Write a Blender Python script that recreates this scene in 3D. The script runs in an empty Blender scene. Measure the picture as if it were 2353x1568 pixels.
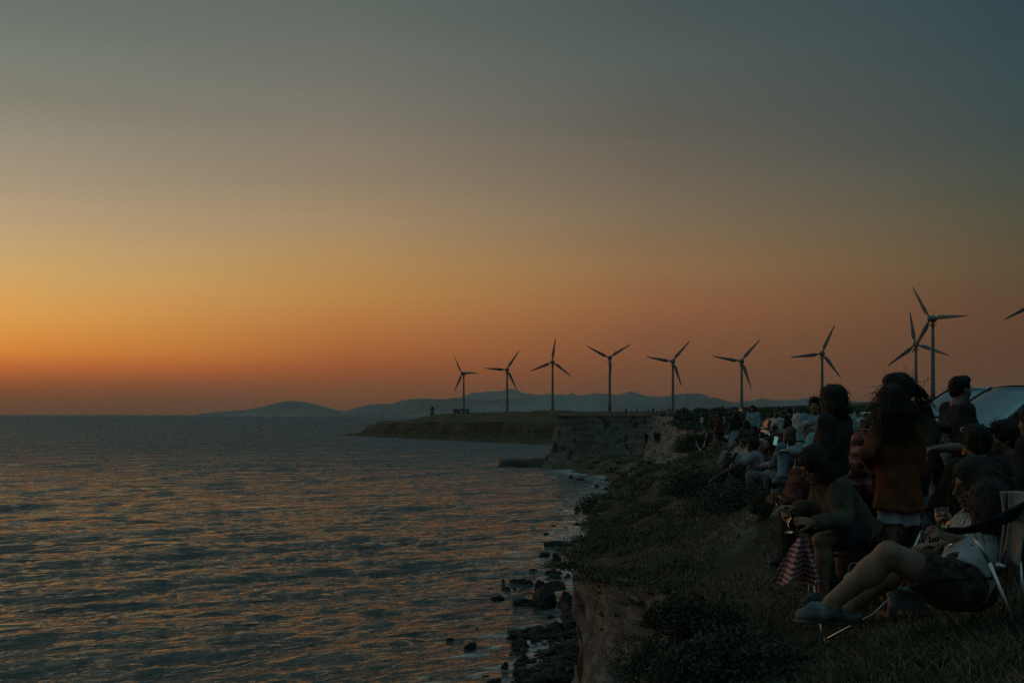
import bpy, bmesh, math, random
import numpy as np
from mathutils import Vector, Matrix
random.seed(7)
rng = np.random.default_rng(7)
scene = bpy.context.scene
COL = scene.collection
F, CX, HY = 2308.0, 1176.0, 952.0      # pixel scale of the photograph at 2352 px wide: focal length, centre, horizon row

def at(px, py, d):
    """world point seen at pixel (px, py) of the 2352 px photograph, d metres ahead"""
    return Vector(((px - CX) / F * d, d, -(py - HY) / F * d))

# ------------------------------------------------------------------ noise
def _hash(ix, iy, iz, seed):
    h = (ix * 374761393 + iy * 668265263 + iz * 2147483647 + seed * 1274126177) & 0xFFFFFFFF
    h = ((h ^ (h >> 13)) * 1274126177) & 0xFFFFFFFF
    h = ((h ^ (h >> 16)) * 2246822519) & 0xFFFFFFFF
    return ((h ^ (h >> 15)) & 0xFFFFFF) / float(0xFFFFFF)

def vnoise(p, seed=0):
    p = np.asarray(p, dtype=np.float64)
    i = np.floor(p).astype(np.int64)
    f = p - i
    f = f * f * (3 - 2 * f)
    x, y, z = i[..., 0], i[..., 1], i[..., 2]
    fx, fy, fz = f[..., 0], f[..., 1], f[..., 2]
    def c(a, b, d): return _hash(x + a, y + b, z + d, seed)
    l = lambda a, b, t: a + (b - a) * t
    return l(l(l(c(0,0,0), c(1,0,0), fx), l(c(0,1,0), c(1,1,0), fx), fy),
             l(l(c(0,0,1), c(1,0,1), fx), l(c(0,1,1), c(1,1,1), fx), fy), fz) * 2 - 1

def fbm(p, octaves=4, seed=0, gain=0.5):
    p = np.asarray(p, dtype=np.float64)
    r = 0; a = 1.0; t = 0
    for o in range(octaves):
        r = r + a * vnoise(p * (2.03 ** o) + 17.3 * o, seed + o)
        t += a; a *= gain
    return r / t

# ------------------------------------------------------------------ meshes
def mesh_from(name, verts, faces, mat=None, parent=None, smooth=True, cls=None):
    me = bpy.data.meshes.new(name)
    verts = np.asarray(verts, dtype=np.float64).reshape(-1, 3)
    if isinstance(faces, np.ndarray) and faces.ndim == 2:
        n, k = faces.shape
        me.vertices.add(len(verts)); me.vertices.foreach_set('co', verts.ravel())
        me.loops.add(n * k); me.loops.foreach_set('vertex_index', faces.ravel().astype(np.int32))
        me.polygons.add(n); me.polygons.foreach_set('loop_start', np.arange(0, n * k, k, dtype=np.int32))
        me.polygons.foreach_set('loop_total', np.full(n, k, dtype=np.int32))
        me.update(calc_edges=True); me.validate()
    else:
        me.from_pydata([tuple(v) for v in verts], [], [tuple(f) for f in faces])
        me.update()
    me.polygons.foreach_set('use_smooth', np.full(len(me.polygons), smooth))
    mats = mat if isinstance(mat, (list, tuple)) else [mat]
    for m in mats:
        if m: me.materials.append(m)
    if cls is not None: me.polygons.foreach_set('material_index', np.asarray(cls, dtype=np.int32))
    o = bpy.data.objects.new(name, me); COL.objects.link(o)
    if parent: o.parent = parent
    return o

def tag(o, label=None, cat=None, group=None, kind=None):
    if label: o['label'] = label
    if cat: o['category'] = cat
    if group: o['group'] = group
    if kind: o['kind'] = kind
    return o

def thing(name, label, cat, loc=(0,0,0), rz=0.0, group=None):
    o = bpy.data.objects.new(name, None); COL.objects.link(o)
    o.empty_display_size = 0.2
    o.location = loc; o.rotation_euler = (0, 0, rz)
    return tag(o, label, cat, group)

def copy_tree(root, loc=None, rz=None, label=None, group=None):
    r = root.copy(); COL.objects.link(r)
    if loc is not None: r.location = loc
    if rz is not None: r.rotation_euler = (0, 0, rz)
    if label: r['label'] = label
    if group: r['group'] = group
    for ch in list(root.children):
        c = ch.copy(); COL.objects.link(c); c.parent = r
        for g in list(ch.children):
            d = g.copy(); COL.objects.link(d); d.parent = c
    return r

class MB:
    """collects simple solids into ONE mesh"""
    def __init__(s): s.v = []; s.f = []
    def add(s, v, f):
        b = len(s.v); s.v += [tuple(x) for x in v]; s.f += [tuple(i + b for i in q) for q in f]
        return s
    def box(s, c, size, rot=None):
        hx, hy, hz = [q / 2 for q in size]
        P = [Vector((x*hx, y*hy, z*hz)) for x in (-1,1) for y in (-1,1) for z in (-1,1)]
        if rot is not None: P = [rot @ p for p in P]
        return s.add([p + Vector(c) for p in P], [(0,1,3,2),(4,6,7,5),(0,4,5,1),(2,3,7,6),(0,2,6,4),(1,5,7,3)])
    def tube(s, pts, r, n=8, caps=True):
        pts = [Vector(p) for p in pts]
        rs = r if isinstance(r, (list, tuple)) else [r] * len(pts)
        V = []; Fc = []; up = Vector((0.13, 0.31, 0.94))
        prev = None
        for i, p in enumerate(pts):
            t = (pts[min(i+1, len(pts)-1)] - pts[max(i-1, 0)]).normalized()
            if prev is None:
                u = t.cross(up)
                if u.length < 1e-3: u = t.cross(Vector((1,0,0)))
            else: u = prev - t * prev.dot(t)
            u.normalize(); prev = u; w = t.cross(u)
            for k in range(n):
                a = 2*math.pi*k/n
                V.append(p + (u*math.cos(a) + w*math.sin(a)) * rs[i])
        for i in range(len(pts)-1):
            for k in range(n):
                Fc.append((i*n+k, i*n+(k+1)%n, (i+1)*n+(k+1)%n, (i+1)*n+k))
        if caps:
            Fc.append(tuple(range(n))[::-1]); Fc.append(tuple(range((len(pts)-1)*n, len(pts)*n)))
        return s.add(V, Fc)
    def lathe(s, prof, n=20, c=(0,0,0), cap=True):
        V = []; Fc = []
        for (r, z) in prof:
            for k in range(n):
                a = 2*math.pi*k/n
                V.append((c[0]+r*math.cos(a), c[1]+r*math.sin(a), c[2]+z))
        for i in range(len(prof)-1):
            for k in range(n):
                Fc.append((i*n+k, i*n+(k+1)%n, (i+1)*n+(k+1)%n, (i+1)*n+k))
        if cap:
            Fc.append(tuple(range(n))[::-1]); Fc.append(tuple(range((len(prof)-1)*n, len(prof)*n)))
        return s.add(V, Fc)
    def build(s, name, mat, parent=None, smooth=False, bevel=0):
        o = mesh_from(name, s.v, s.f, mat, parent, smooth)
        if bevel:
            m = o.modifiers.new('bevel', 'BEVEL'); m.width = bevel; m.segments = 2; m.limit_method = 'ANGLE'
        return o

# ------------------------------------------------------------------ materials
def S(r, g, b):
    """sRGB 0-255 -> linear"""
    f = lambda c: (c/255/12.92) if c/255 <= 0.04045 else ((c/255+0.055)/1.055)**2.4
    return (f(r), f(g), f(b))

def mat(name, col, rough=0.8, var=0.25, scale=8.0, bump=0.0, bscale=30.0, metallic=0.0, spec=0.3, coords='Object', coat=0.0):
    m = bpy.data.materials.new(name); m.use_nodes = True
    nt = m.node_tree; N = nt.nodes; L = nt.links
    b = N['Principled BSDF']
    b.inputs['Roughness'].default_value = rough; b.inputs['Metallic'].default_value = metallic
    b.inputs['Specular IOR Level'].default_value = spec
    b.inputs['Coat Weight'].default_value = coat
    tc = N.new('ShaderNodeTexCoord')
    if var:
        n = N.new('ShaderNodeTexNoise'); n.inputs['Scale'].default_value = scale; n.inputs['Detail'].default_value = 5
        r = N.new('ShaderNodeValToRGB')
        r.color_ramp.elements[0].position = 0.3; r.color_ramp.elements[1].position = 0.7
        r.color_ramp.elements[0].color = tuple(c*(1-var) for c in col) + (1,)
        r.color_ramp.elements[1].color = tuple(min(1, c*(1+var)) for c in col) + (1,)
        L.new(tc.outputs[coords], n.inputs['Vector']); L.new(n.outputs['Fac'], r.inputs['Fac'])
        L.new(r.outputs['Color'], b.inputs['Base Color'])
    else: b.inputs['Base Color'].default_value = tuple(col) + (1,)
    if bump:
        n2 = N.new('ShaderNodeTexNoise'); n2.inputs['Scale'].default_value = bscale; n2.inputs['Detail'].default_value = 4
        bp = N.new('ShaderNodeBump'); bp.inputs['Strength'].default_value = bump; bp.inputs['Distance'].default_value = 0.02
        L.new(tc.outputs[coords], n2.inputs['Vector']); L.new(n2.outputs['Fac'], bp.inputs['Height']); L.new(bp.outputs['Normal'], b.inputs['Normal'])
    return m

def emit_mat(name, col, strength):
    m = bpy.data.materials.new(name); m.use_nodes = True
    b = m.node_tree.nodes['Principled BSDF']
    b.inputs['Base Color'].default_value = tuple(col) + (1,)
    b.inputs['Emission Color'].default_value = tuple(col) + (1,); b.inputs['Emission Strength'].default_value = strength
    return m

M = {}
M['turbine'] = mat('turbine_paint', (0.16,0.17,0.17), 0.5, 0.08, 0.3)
M['stone'] = mat('building_stone', (0.13,0.115,0.10), 0.9, 0.3, 1.5, 0.4, 6)
M['dark_hole'] = mat('dark_opening', (0.02,0.02,0.02), 0.9, 0)
M['steel'] = mat('steel_tube', (0.55,0.56,0.57), 0.35, 0.1, 20, metallic=0.9)
M['black_metal'] = mat('black_metal', (0.02,0.02,0.022), 0.4, 0.1, 20, metallic=0.4)
# ================================================================== camera, sky, light, air
cam_d = bpy.data.cameras.new('camera'); cam = bpy.data.objects.new('camera', cam_d); COL.objects.link(cam)
cam_d.sensor_width = 36.0; cam_d.lens = 36.0 * F / 2352.0
cam_d.shift_y = (HY - 784.0) / 2352.0
cam.location = (0, 0, 0); cam.rotation_euler = (math.radians(90), 0, 0)
cam_d.clip_start = 0.05; cam_d.clip_end = 120000
scene.camera = cam

world = bpy.data.worlds.new('World'); scene.world = world; world.use_nodes = True
nt = world.node_tree; N = nt.nodes; L = nt.links
bg = N['Background']
tc = N.new('ShaderNodeTexCoord'); sep = N.new('ShaderNodeSeparateXYZ'); L.new(tc.outputs['Generated'], sep.inputs[0])
def mth(op, a, b=None, c=None, clamp=False):
    n = N.new('ShaderNodeMath'); n.operation = op; n.use_clamp = clamp
    for i, v in enumerate((a, b, c)):
        if v is None: continue
        if isinstance(v, (int, float)): n.inputs[i].default_value = v
        else: L.new(v, n.inputs[i])
    return n.outputs[0]
X, Y, Z = sep.outputs
hyp = mth('SQRT', mth('ADD', mth('MULTIPLY', X, X), mth('MULTIPLY', Y, Y)))
slope = mth('DIVIDE', mth('MAXIMUM', Z, 0.0), mth('MAXIMUM', hyp, 0.0001))
pos = mth('DIVIDE', slope, mth('ADD', slope, 0.5))          # 0 at the horizon, 1 at the zenith
az = mth('MULTIPLY', mth('ARCTAN2', X, Y), 180 / math.pi)    # degrees right of the view
def _p(y, a):
    s = (HY - y * 0.672) * math.cos(math.radians(a)) / F
    return s / (s + 0.5)
BOX = dict(x0=-6000.0, x1=14500.0, y0=-3000.0, y1=20600.0, z0=-23.0, z1=560.0)
SIG = 2.5e-5
AIR = {-27.0: (0.082,0.072,0.062), -9.4: (0.070,0.067,0.062), 8.0: (0.056,0.062,0.062), 26.6: (0.046,0.056,0.060)}
def through_air(c, slope_, a):
    g_ = 0.30*c[0]+0.55*c[1]+0.15*c[2]
    c = tuple(v + (g_ - v) * 0.03 for v in c)
    A_ = AIR[a]
    # the ramp holds the sky BEYOND the haze box, so that sky seen through the haze has the photographed colour
    a = math.radians(a)
    L_ = BOX['y1'] / math.cos(a)
    if a < 0: L_ = min(L_, BOX['x0'] / math.sin(a))
    if a > 0: L_ = min(L_, BOX['x1'] / math.sin(a))
    if slope_ > 0: L_ = min(L_, BOX['z1'] / slope_)
    T = math.exp(-SIG * L_ * math.sqrt(1 + slope_ ** 2))
    return tuple(max((v - q * (1 - T)) / T, 0.0015) for v, q in zip(c, A_))
# colour of the dusk sky from the horizon upwards, at several bearings: (source row, sRGB)
SKYCOLS = {
 -27.0: [(1417,(82,62,50)),(1380,(90,65,49)),(1340,(108,67,46)),(1300,(138,76,44)),(1250,(180,96,45)),(1200,(206,124,48)),(1150,(212,138,56)),(1080,(213,150,70)),
         (1000,(210,158,86)),(900,(199,162,102)),(750,(180,154,116)),(600,(162,145,120)),(450,(144,136,118)),(300,(126,124,110)),(150,(115,121,110)),(0,(104,110,103))],
 -9.4: [(1417,(84,62,50)),(1380,(93,65,50)),(1320,(114,69,47)),(1250,(143,79,46)),(1180,(164,97,49)),(1080,(176,116,60)),(1000,(180,130,68)),(900,(175,134,81)),
        (750,(159,133,99)),(600,(141,124,101)),(400,(123,116,104)),(200,(107,109,100)),(0,(94,102,96))],
  8.0: [(1417,(84,60,50)),(1320,(98,66,50)),(1250,(109,71,51)),(1150,(123,79,54)),(1050,(137,89,58)),(900,(137,103,69)),(750,(122,103,80)),(600,(108,97,83)),
        (400,(91,89,81)),(200,(81,90,86)),(0,(72,84,83))],
 26.6: [(1417,(76,58,50)),(1340,(82,60,49)),(1200,(86,61,47)),(1050,(92,67,49)),(900,(90,75,54)),(750,(81,77,61)),(600,(70,76,67)),(400,(58,72,72)),(200,(54,71,74)),(0,(48,67,73))],
}
ZEN = {-27.0: (80,98,104), -9.4: (74,94,102), 8.0: (64,88,100), 26.6: (54,84,100)}
TOP = (112,148,148)
ramps = {}
for a, rows in SKYCOLS.items():
    r = N.new('ShaderNodeValToRGB'); cr = r.color_ramp
    pts = [(_p(y, a), through_air(S(*c), _p(y, a) * 0.5 / (1 - _p(y, a)), a)) for y, c in rows] + [(0.62, S(*ZEN[a])), (1.0, S(*TOP))]
    while len(cr.elements) < len(pts): cr.elements.new(0.5)
    for e, (p_, c_) in zip(cr.elements, pts): e.position = max(0.0, min(1.0, p_)); e.color = tuple(c_) + (1,)
    L.new(pos, r.inputs['Fac']); ramps[a] = r.outputs['Color']
def flat(rows):
    r = N.new('ShaderNodeValToRGB'); cr = r.color_ramp
    while len(cr.elements) < len(rows): cr.elements.new(0.5)
    for e, (p_, c_) in zip(cr.elements, rows): e.position = p_; e.color = tuple(c_) + (1,)
    L.new(pos, r.inputs['Fac']); return r.outputs['Color']
glow = flat([(0.0, S(130,76,48)), (0.03, S(196,102,52)), (0.09, S(246,152,66)), (0.16, S(250,192,104)), (0.28, S(214,186,136)), (0.42, S(144,142,128)), (0.62, S(92,106,108)), (1.0, S(*TOP))])
back = flat([(0.0, S(30,34,40)), (0.08, S(36,40,46)), (0.2, S(40,50,58)), (0.45, S(66,94,104)), (1.0, S(*TOP))])
def mixc(fac, a, b):
    m = N.new('ShaderNodeMix'); m.data_type = 'RGBA'; L.new(fac, m.inputs[0]); L.new(a, m.inputs[6]); L.new(b, m.inputs[7]); return m.outputs[2]
def band(a0, a1, smooth=False):
    m = N.new('ShaderNodeMapRange'); m.interpolation_type = 'SMOOTHSTEP' if smooth else 'LINEAR'
    m.inputs['From Min'].default_value = a0; m.inputs['From Max'].default_value = a1
    L.new(az, m.inputs['Value']); return m.outputs[0]
c = mixc(band(-112, -60, True), back, glow)
c = mixc(band(-50, -27), c, ramps[-27.0])
c = mixc(band(-27, -9.4), c, ramps[-9.4])
c = mixc(band(-9.4, 8.0), c, ramps[8.0])
c = mixc(band(8.0, 26.6), c, ramps[26.6])
c = mixc(band(30, 110, True), c, back)
sky = N.new('ShaderNodeTexSky'); sky.sky_type = 'NISHITA'; sky.sun_disc = False
SUN_EL, SUN_AZ = math.radians(1.0), math.radians(-42)
sky.sun_elevation = SUN_EL; sky.sun_rotation = SUN_AZ
sc_ = N.new('ShaderNodeMix'); sc_.data_type = 'RGBA'; sc_.blend_type = 'ADD'; sc_.inputs[0].default_value = 0.004
vm = N.new('ShaderNodeMapping'); vm.inputs['Scale'].default_value = (1.6, 1.6, 22.0); L.new(tc.outputs['Generated'], vm.inputs['Vector'])
cn = N.new('ShaderNodeTexNoise'); cn.inputs['Scale'].default_value = 1.3; cn.inputs['Detail'].default_value = 5; cn.inputs['Distortion'].default_value = 0.4; L.new(vm.outputs[0], cn.inputs['Vector'])
cr_ = N.new('ShaderNodeMapRange'); cr_.inputs[1].default_value = .25; cr_.inputs[2].default_value = .75; cr_.inputs[3].default_value = .975; cr_.inputs[4].default_value = 1.035; L.new(cn.outputs['Fac'], cr_.inputs['Value'])
cmul = N.new('ShaderNodeVectorMath'); cmul.operation = 'SCALE'; L.new(c, cmul.inputs[0]); L.new(cr_.outputs[0], cmul.inputs['Scale']); c = cmul.outputs[0]
L.new(c, sc_.inputs[6]); L.new(sky.outputs[0], sc_.inputs[7])
L.new(sc_.outputs[2], bg.inputs['Color']); bg.inputs['Strength'].default_value = 1.0

sun_d = bpy.data.lights.new('sun', 'SUN'); sun = bpy.data.objects.new('sun', sun_d); COL.objects.link(sun)
sun_d.energy = 0.16; sun_d.angle = math.radians(14); sun_d.color = (1.0, 0.56, 0.28)
dv = Vector((math.sin(SUN_AZ) * math.cos(math.radians(5)), math.cos(SUN_AZ) * math.cos(math.radians(5)), math.sin(math.radians(5))))
sun.rotation_euler = dv.to_track_quat('Z', 'Y').to_euler()

scene.view_settings.view_transform = 'Standard'; scene.view_settings.look = 'None'
scene.view_settings.exposure = 0; scene.view_settings.gamma = 1
scene.cycles.use_denoising = False
scene.cycles.volume_bounces = 1
scene.cycles.max_bounces = 8
scene.cycles.sample_clamp_indirect = 4

# the air: one closed box of thin haze
hb = MB().box(((BOX['x0']+BOX['x1'])/2, (BOX['y0']+BOX['y1'])/2, (BOX['z0']+BOX['z1'])/2), (BOX['x1']-BOX['x0'], BOX['y1']-BOX['y0'], BOX['z1']-BOX['z0']))
haze = hb.build('haze', None); tag(haze, kind='stuff')
hm = bpy.data.materials.new('haze_air'); hm.use_nodes = True
hm.node_tree.nodes.remove(hm.node_tree.nodes['Principled BSDF'])
pv = hm.node_tree.nodes.new('ShaderNodeVolumePrincipled')
pv.inputs['Color'].default_value = (0.74, 0.86, 0.86, 1); pv.inputs['Density'].default_value = SIG; pv.inputs['Anisotropy'].default_value = 0.3
hm.node_tree.links.new(pv.outputs[0], hm.node_tree.nodes['Material Output'].inputs['Volume'])
haze.data.materials.append(hm)

# ================================================================== sea
SEA = -18.0
def ocean(Lp, n, V, wdir, seed, chop):
    g = 9.81; r = np.random.default_rng(seed)
    k1 = np.fft.fftfreq(n, 1.0 / n) * 2 * np.pi / Lp
    kx, ky = np.meshgrid(k1, k1, indexing='ij'); k = np.hypot(kx, ky); k[0, 0] = 1
    Lw = V * V / g
    w = np.array(wdir) / np.hypot(*wdir)
    cosf = (kx * w[0] + ky * w[1]) / k
    P = np.exp(-1 / (k * Lw) ** 2) / k ** 4 * np.abs(cosf) ** 7 * np.exp(-(k * 0.06) ** 2)
    P[0, 0] = 0
    h = (r.normal(size=(n, n)) + 1j * r.normal(size=(n, n))) * np.sqrt(P)
    H = np.fft.ifft2(h); z = H.real; s = z.std()
    dx = np.fft.ifft2(-1j * kx / k * h).real; dy = np.fft.ifft2(-1j * ky / k * h).real
    return z / s, dx / s * chop, dy / s * chop
def samp(a, Lp, x, y):
    n = a.shape[0]; u = (x / Lp * n) % n; v = (y / Lp * n) % n
    i = np.floor(u).astype(int) % n; j = np.floor(v).astype(int) % n; fu = u - np.floor(u); fv = v - np.floor(v)
    i1 = (i + 1) % n; j1 = (j + 1) % n
    return (a[i, j]*(1-fu)*(1-fv) + a[i1, j]*fu*(1-fv) + a[i, j1]*(1-fu)*fv + a[i1, j1]*fu*fv)
rr = [30.0]
while rr[-1] < 90000:
    d = rr[-1]; rr.append(d + min(max(0.16, 0.55 * d * d / (18 * 1005)), 6 + d * 0.06))
rr = np.array(rr)
aa = np.radians(np.concatenate([np.linspace(-75, -33, 60), np.linspace(-32.9, 32.9, 1000), np.linspace(33, 75, 60)]))
A, R = np.meshgrid(aa, rr)
sx, sy = R * np.sin(A), R * np.cos(A)
o1 = ocean(113.0, 512, 6.4, (0.50, -0.86), 3, 1.15)
o2 = ocean(29.0, 512, 3.4, (0.35, -0.93), 5, 1.1)
o3 = ocean(310.0, 512, 9.0, (0.45, -0.88), 9, 0.9)
sz = np.zeros_like(sx); ddx = np.zeros_like(sx); ddy = np.zeros_like(sx)
step = 0.55 * R * R / (18 * 1005)
for (o, Lp, amp, lim) in ((o1, 113.0, 0.27, 9.0), (o2, 29.0, 0.11, 2.8), (o3, 310.0, 0.22, 40.0)):
    # a lazily varying strength breaks the repeat of the wave patch
    wgt = amp * (0.75 + 0.6 * fbm(np.stack([sx / 70, sy / 70, 0 * sx + Lp], -1), 2, 4)) * np.clip(1.4 - step / lim, 0, 1)
    ca, sa = math.cos(Lp), math.sin(Lp * 0.003)
    sz += samp(o[0], Lp, sx, sy) * wgt; ddx += samp(o[1], Lp, sx, sy) * wgt; ddy += samp(o[2], Lp, sx, sy) * wgt
nr, na = sx.shape
SV = np.stack([sx + ddx, sy + ddy, SEA + sz], -1).reshape(-1, 3)
idx = np.arange(nr * na).reshape(nr, na)
SF = np.stack([idx[:-1, :-1], idx[:-1, 1:], idx[1:, 1:], idx[1:, :-1]], -1).reshape(-1, 4)
wm = bpy.data.materials.new('sea_water'); wm.use_nodes = True
nt = wm.node_tree; N = nt.nodes; L = nt.links; b = N['Principled BSDF']
b.inputs['Base Color'].default_value = (0.018, 0.026, 0.020, 1); b.inputs['Roughness'].default_value = 0.08
b.inputs['IOR'].default_value = 1.7; b.inputs['Specular IOR Level'].default_value = 0.5
tc = N.new('ShaderNodeTexCoord')
mp = N.new('ShaderNodeMapping'); mp.inputs['Scale'].default_value = (0.30, 1.0, 1.0); 
mr_ = N.new('ShaderNodeMapping'); mr_.inputs['Rotation'].default_value = (0, 0, math.radians(-26)); L.new(tc.outputs['Object'], mr_.inputs['Vector']); L.new(mr_.outputs[0], mp.inputs['Vector'])
def nz(scale, det, rough=0.55):
    n = N.new('ShaderNodeTexNoise'); n.inputs['Scale'].default_value = scale; n.inputs['Detail'].default_value = det; n.inputs['Roughness'].default_value = rough
    n.inputs['Distortion'].default_value = 0.5
    L.new(mp.outputs[0], n.inputs['Vector']); return n.outputs['Fac']
b0 = N.new('ShaderNodeBump'); b0.inputs['Strength'].default_value = 0.8; b0.inputs['Distance'].default_value = 3.0; L.new(nz(0.055, 5, 0.62), b0.inputs['Height'])
b1 = N.new('ShaderNodeBump'); L.new(b0.outputs[0], b1.inputs['Normal']); b1.inputs['Strength'].default_value = 1.0; b1.inputs['Distance'].default_value = 2.4; L.new(nz(0.22, 4), b1.inputs['Height'])
b2 = N.new('ShaderNodeBump'); b2.inputs['Strength'].default_value = 1.0; b2.inputs['Distance'].default_value = 0.6; L.new(nz(1.5, 5), b2.inputs['Height']); L.new(b1.outputs[0], b2.inputs['Normal'])
tl = N.new('ShaderNodeVectorMath'); tl.operation = 'ADD'; tl.inputs[1].default_value = (0.0, 0.0, 0.0); L.new(b2.outputs[0], tl.inputs[0])
nn_ = N.new('ShaderNodeVectorMath'); nn_.operation = 'NORMALIZE'; spo = N.new('ShaderNodeSeparateXYZ'); L.new(tc.outputs['Object'], spo.inputs[0])
ty = N.new('ShaderNodeMapRange'); ty.interpolation_type = 'SMOOTHSTEP'; L.new(spo.outputs['Y'], ty.inputs['Value'])
for i_, q_ in enumerate((50, 400, -0.06, -0.45)): ty.inputs[i_ + 1].default_value = q_
tb = N.new('ShaderNodeMapRange'); tb.interpolation_type = 'SMOOTHSTEP'; L.new(spo.outputs['Y'], tb.inputs['Value'])
for i_, q_ in enumerate((90, 600, 1.0, 0.42)): tb.inputs[i_ + 1].default_value = q_
L.new(tb.outputs[0], b1.inputs['Strength']); L.new(tb.outputs[0], b2.inputs['Strength'])
ca_ = N.new('ShaderNodeAttribute'); ca_.attribute_name = 'calm'
cm_ = N.new('ShaderNodeMath'); cm_.operation = 'MULTIPLY_ADD'; cm_.inputs[1].default_value = 0.20; L.new(ca_.outputs['Fac'], cm_.inputs[0]); L.new(ty.outputs[0], cm_.inputs[2])
cx_ = N.new('ShaderNodeCombineXYZ'); L.new(cm_.outputs[0], cx_.inputs['Y']); cx_.inputs['X'].default_value = 0.03
L.new(cx_.outputs[0], tl.inputs[1])
L.new(tl.outputs[0], nn_.inputs[0])
# broken foam at the rocks
fo = nz(0.9, 6, 0.7); fm = N.new('ShaderNodeMath'); fm.operation = 'MULTIPLY_ADD'; fm.inputs[1].default_value = 0.36; L.new(ca_.outputs['Fac'], fm.inputs[0]); L.new(fo, fm.inputs[2])
fr_ = N.new('ShaderNodeMapRange'); fr_.inputs[1].default_value = 0.70; fr_.inputs[2].default_value = 0.80; L.new(fm.outputs[0], fr_.inputs['Value'])
fx_ = N.new('ShaderNodeMix'); fx_.data_type = 'RGBA'; fx_.inputs[6].default_value = (0.018, 0.026, 0.020, 1); fx_.inputs[7].default_value = (0.42, 0.43, 0.42, 1); L.new(fr_.outputs[0], fx_.inputs[0]); L.new(fx_.outputs[2], b.inputs['Base Color']); L.new(nn_.outputs[0], b.inputs['Normal'])
SEA_READY = True

# ================================================================== land
def ip(y, tab):
    t = np.array(tab, dtype=float); X_, Y_ = t[:, 0], t[:, 1]          # monotone cubic
    h = np.diff(X_); dl = np.diff(Y_) / h; m = np.zeros(len(X_))
    s_ = (dl[:-1] * dl[1:]) > 0
    m[1:-1] = np.where(s_, 2 * dl[:-1] * dl[1:] / np.where(s_, dl[:-1] + dl[1:], 1), 0)
    y = np.asarray(y, float); i = np.clip(np.searchsorted(X_, y) - 1, 0, len(h) - 1); u_ = np.clip((y - X_[i]) / h[i], 0, 1)
    return ((1+2*u_)*(1-u_)**2)*Y_[i] + u_*(1-u_)**2*h[i]*m[i] + u_*u_*(3-2*u_)*Y_[i+1] + u_*u_*(u_-1)*h[i]*m[i+1]
TOE = [(-40,-6),(0,-3.5),(14,-1.2),(30,1),(50,3.5),(75,5.6),(100,7),(130,9),(150,11),(182,14.5),(210,20),(247,26),(285,24),(310,19),(324,16),(340,11),(352,8),(362,11),(372,15),(420,19),(500,27),(560,29),(590,24),(620,7),(692,-41),(780,-94),(850,-139),(875,-156),(920,-154),(1000,-140),(1150,-110),(1400,-60)]
LIPX = [(-40,-3),(0,-0.6),(4,0.2),(6,1.05),(8,1.75),(10,1.95),(12,1.75),(13.2,1.2),(14,0.98),(16,1.05),(20,1.4),(26,2.0),(30,2.5),(45,4.6),(51,6.3),(56,10.2),(62,12),(80,15.2),(100,19),(150,28),(200,36),(280,46),(322,48),(330,43),(336,31),(341,19),(346,15.5),(372,16.5),(420,22),(500,31),(560,38),(590,40),(620,24),(692,-26),(780,-78),(850,-116),(875,-126),(920,-128),(1000,-120),(1150,-90),(1400,-40)]
LIPZ = [(-40,-1.7),(4,-1.62),(8,-1.75),(12,-2.0),(14,-2.2),(20,-2.5),(30,-2.9),(45,-3.15),(60,-2.9),(100,-1.9),(200,-1.2),(300,-0.6),(345,-0.3),(380,-0.6),(500,-3.5),(600,-5.6),(700,-5.0),(850,-8.5),(875,-10),(920,-9),(1000,-6),(1400,-5)]
CP = np.array([(3,8,-1.47),(2.8,11,-1.6),(3.4,15,-1.6),(2.2,7.2,-1.39),(1.8,4.7,-.965),(2.4,4.55,-.96),(2.1,4.0,-.98),(1.35,4.6,-1.02),(2.0,5.3,-1.08),(2.6,5.0,-1.02),(.8,5.0,-1.5),(2.2,2,-1.2),(1.5,6.0,-1.35),(5,7,-1.3),(2.6,6.6,-1.33),(3.1,7.4,-1.42),(8,9,-1.2),(8,16,-1.33),(10,19,-1.4),(4.8,16,-1.47),(6,20,-1.45),(7,30,-1.5),(10,48,-1.57),
  (15,60,-1.72),(30,60,-1.4),(30,120,-.7),(60,150,-.2),(42,200,-.5),(80,250,.8),(56,340,.6),(25,350,.4),(100,400,2.6),(219,524,6),(241,600,8),(204,659,6),(160,700,3.6),(121,757,2.6),(77,796,2),(33,832,3.6),
  (-4,888,2.7),(-47,980,2),(-129,865,-6.5),(-104,870,-1.7),(-77,950,.3),(-110,960,-2),(400,600,12),(400,300,6),(60,60,-1),(110,100,1),(20,8,-.6),(30,25,-.5),(60,560,-1),(20,660,-3),(-30,740,-3),(40,450,-1)], dtype=float)
def zplain(x, y):
    y = np.maximum(y, 1.5)
    d = np.hypot(x, y); a = np.arctan2(x, y) * 3.2; l = np.log(d)
    ca = np.arctan2(CP[:, 0], CP[:, 1]) * 3.2; cl = np.log(np.hypot(CP[:, 0], CP[:, 1]))
    num = 0; den = 0
    for i in range(len(CP)):
        w = 1.0 / (((a - ca[i]) ** 2 + (l - cl[i]) ** 2) ** 1.5 + 2e-4)
        num = num + w * CP[i, 2]; den = den + w
    z = num / den
    z = z + 0.58 * np.exp(-(((x - 3.75) / 1.0) ** 2 + ((y - 13.3) / 1.0) ** 2))
    return z
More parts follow.
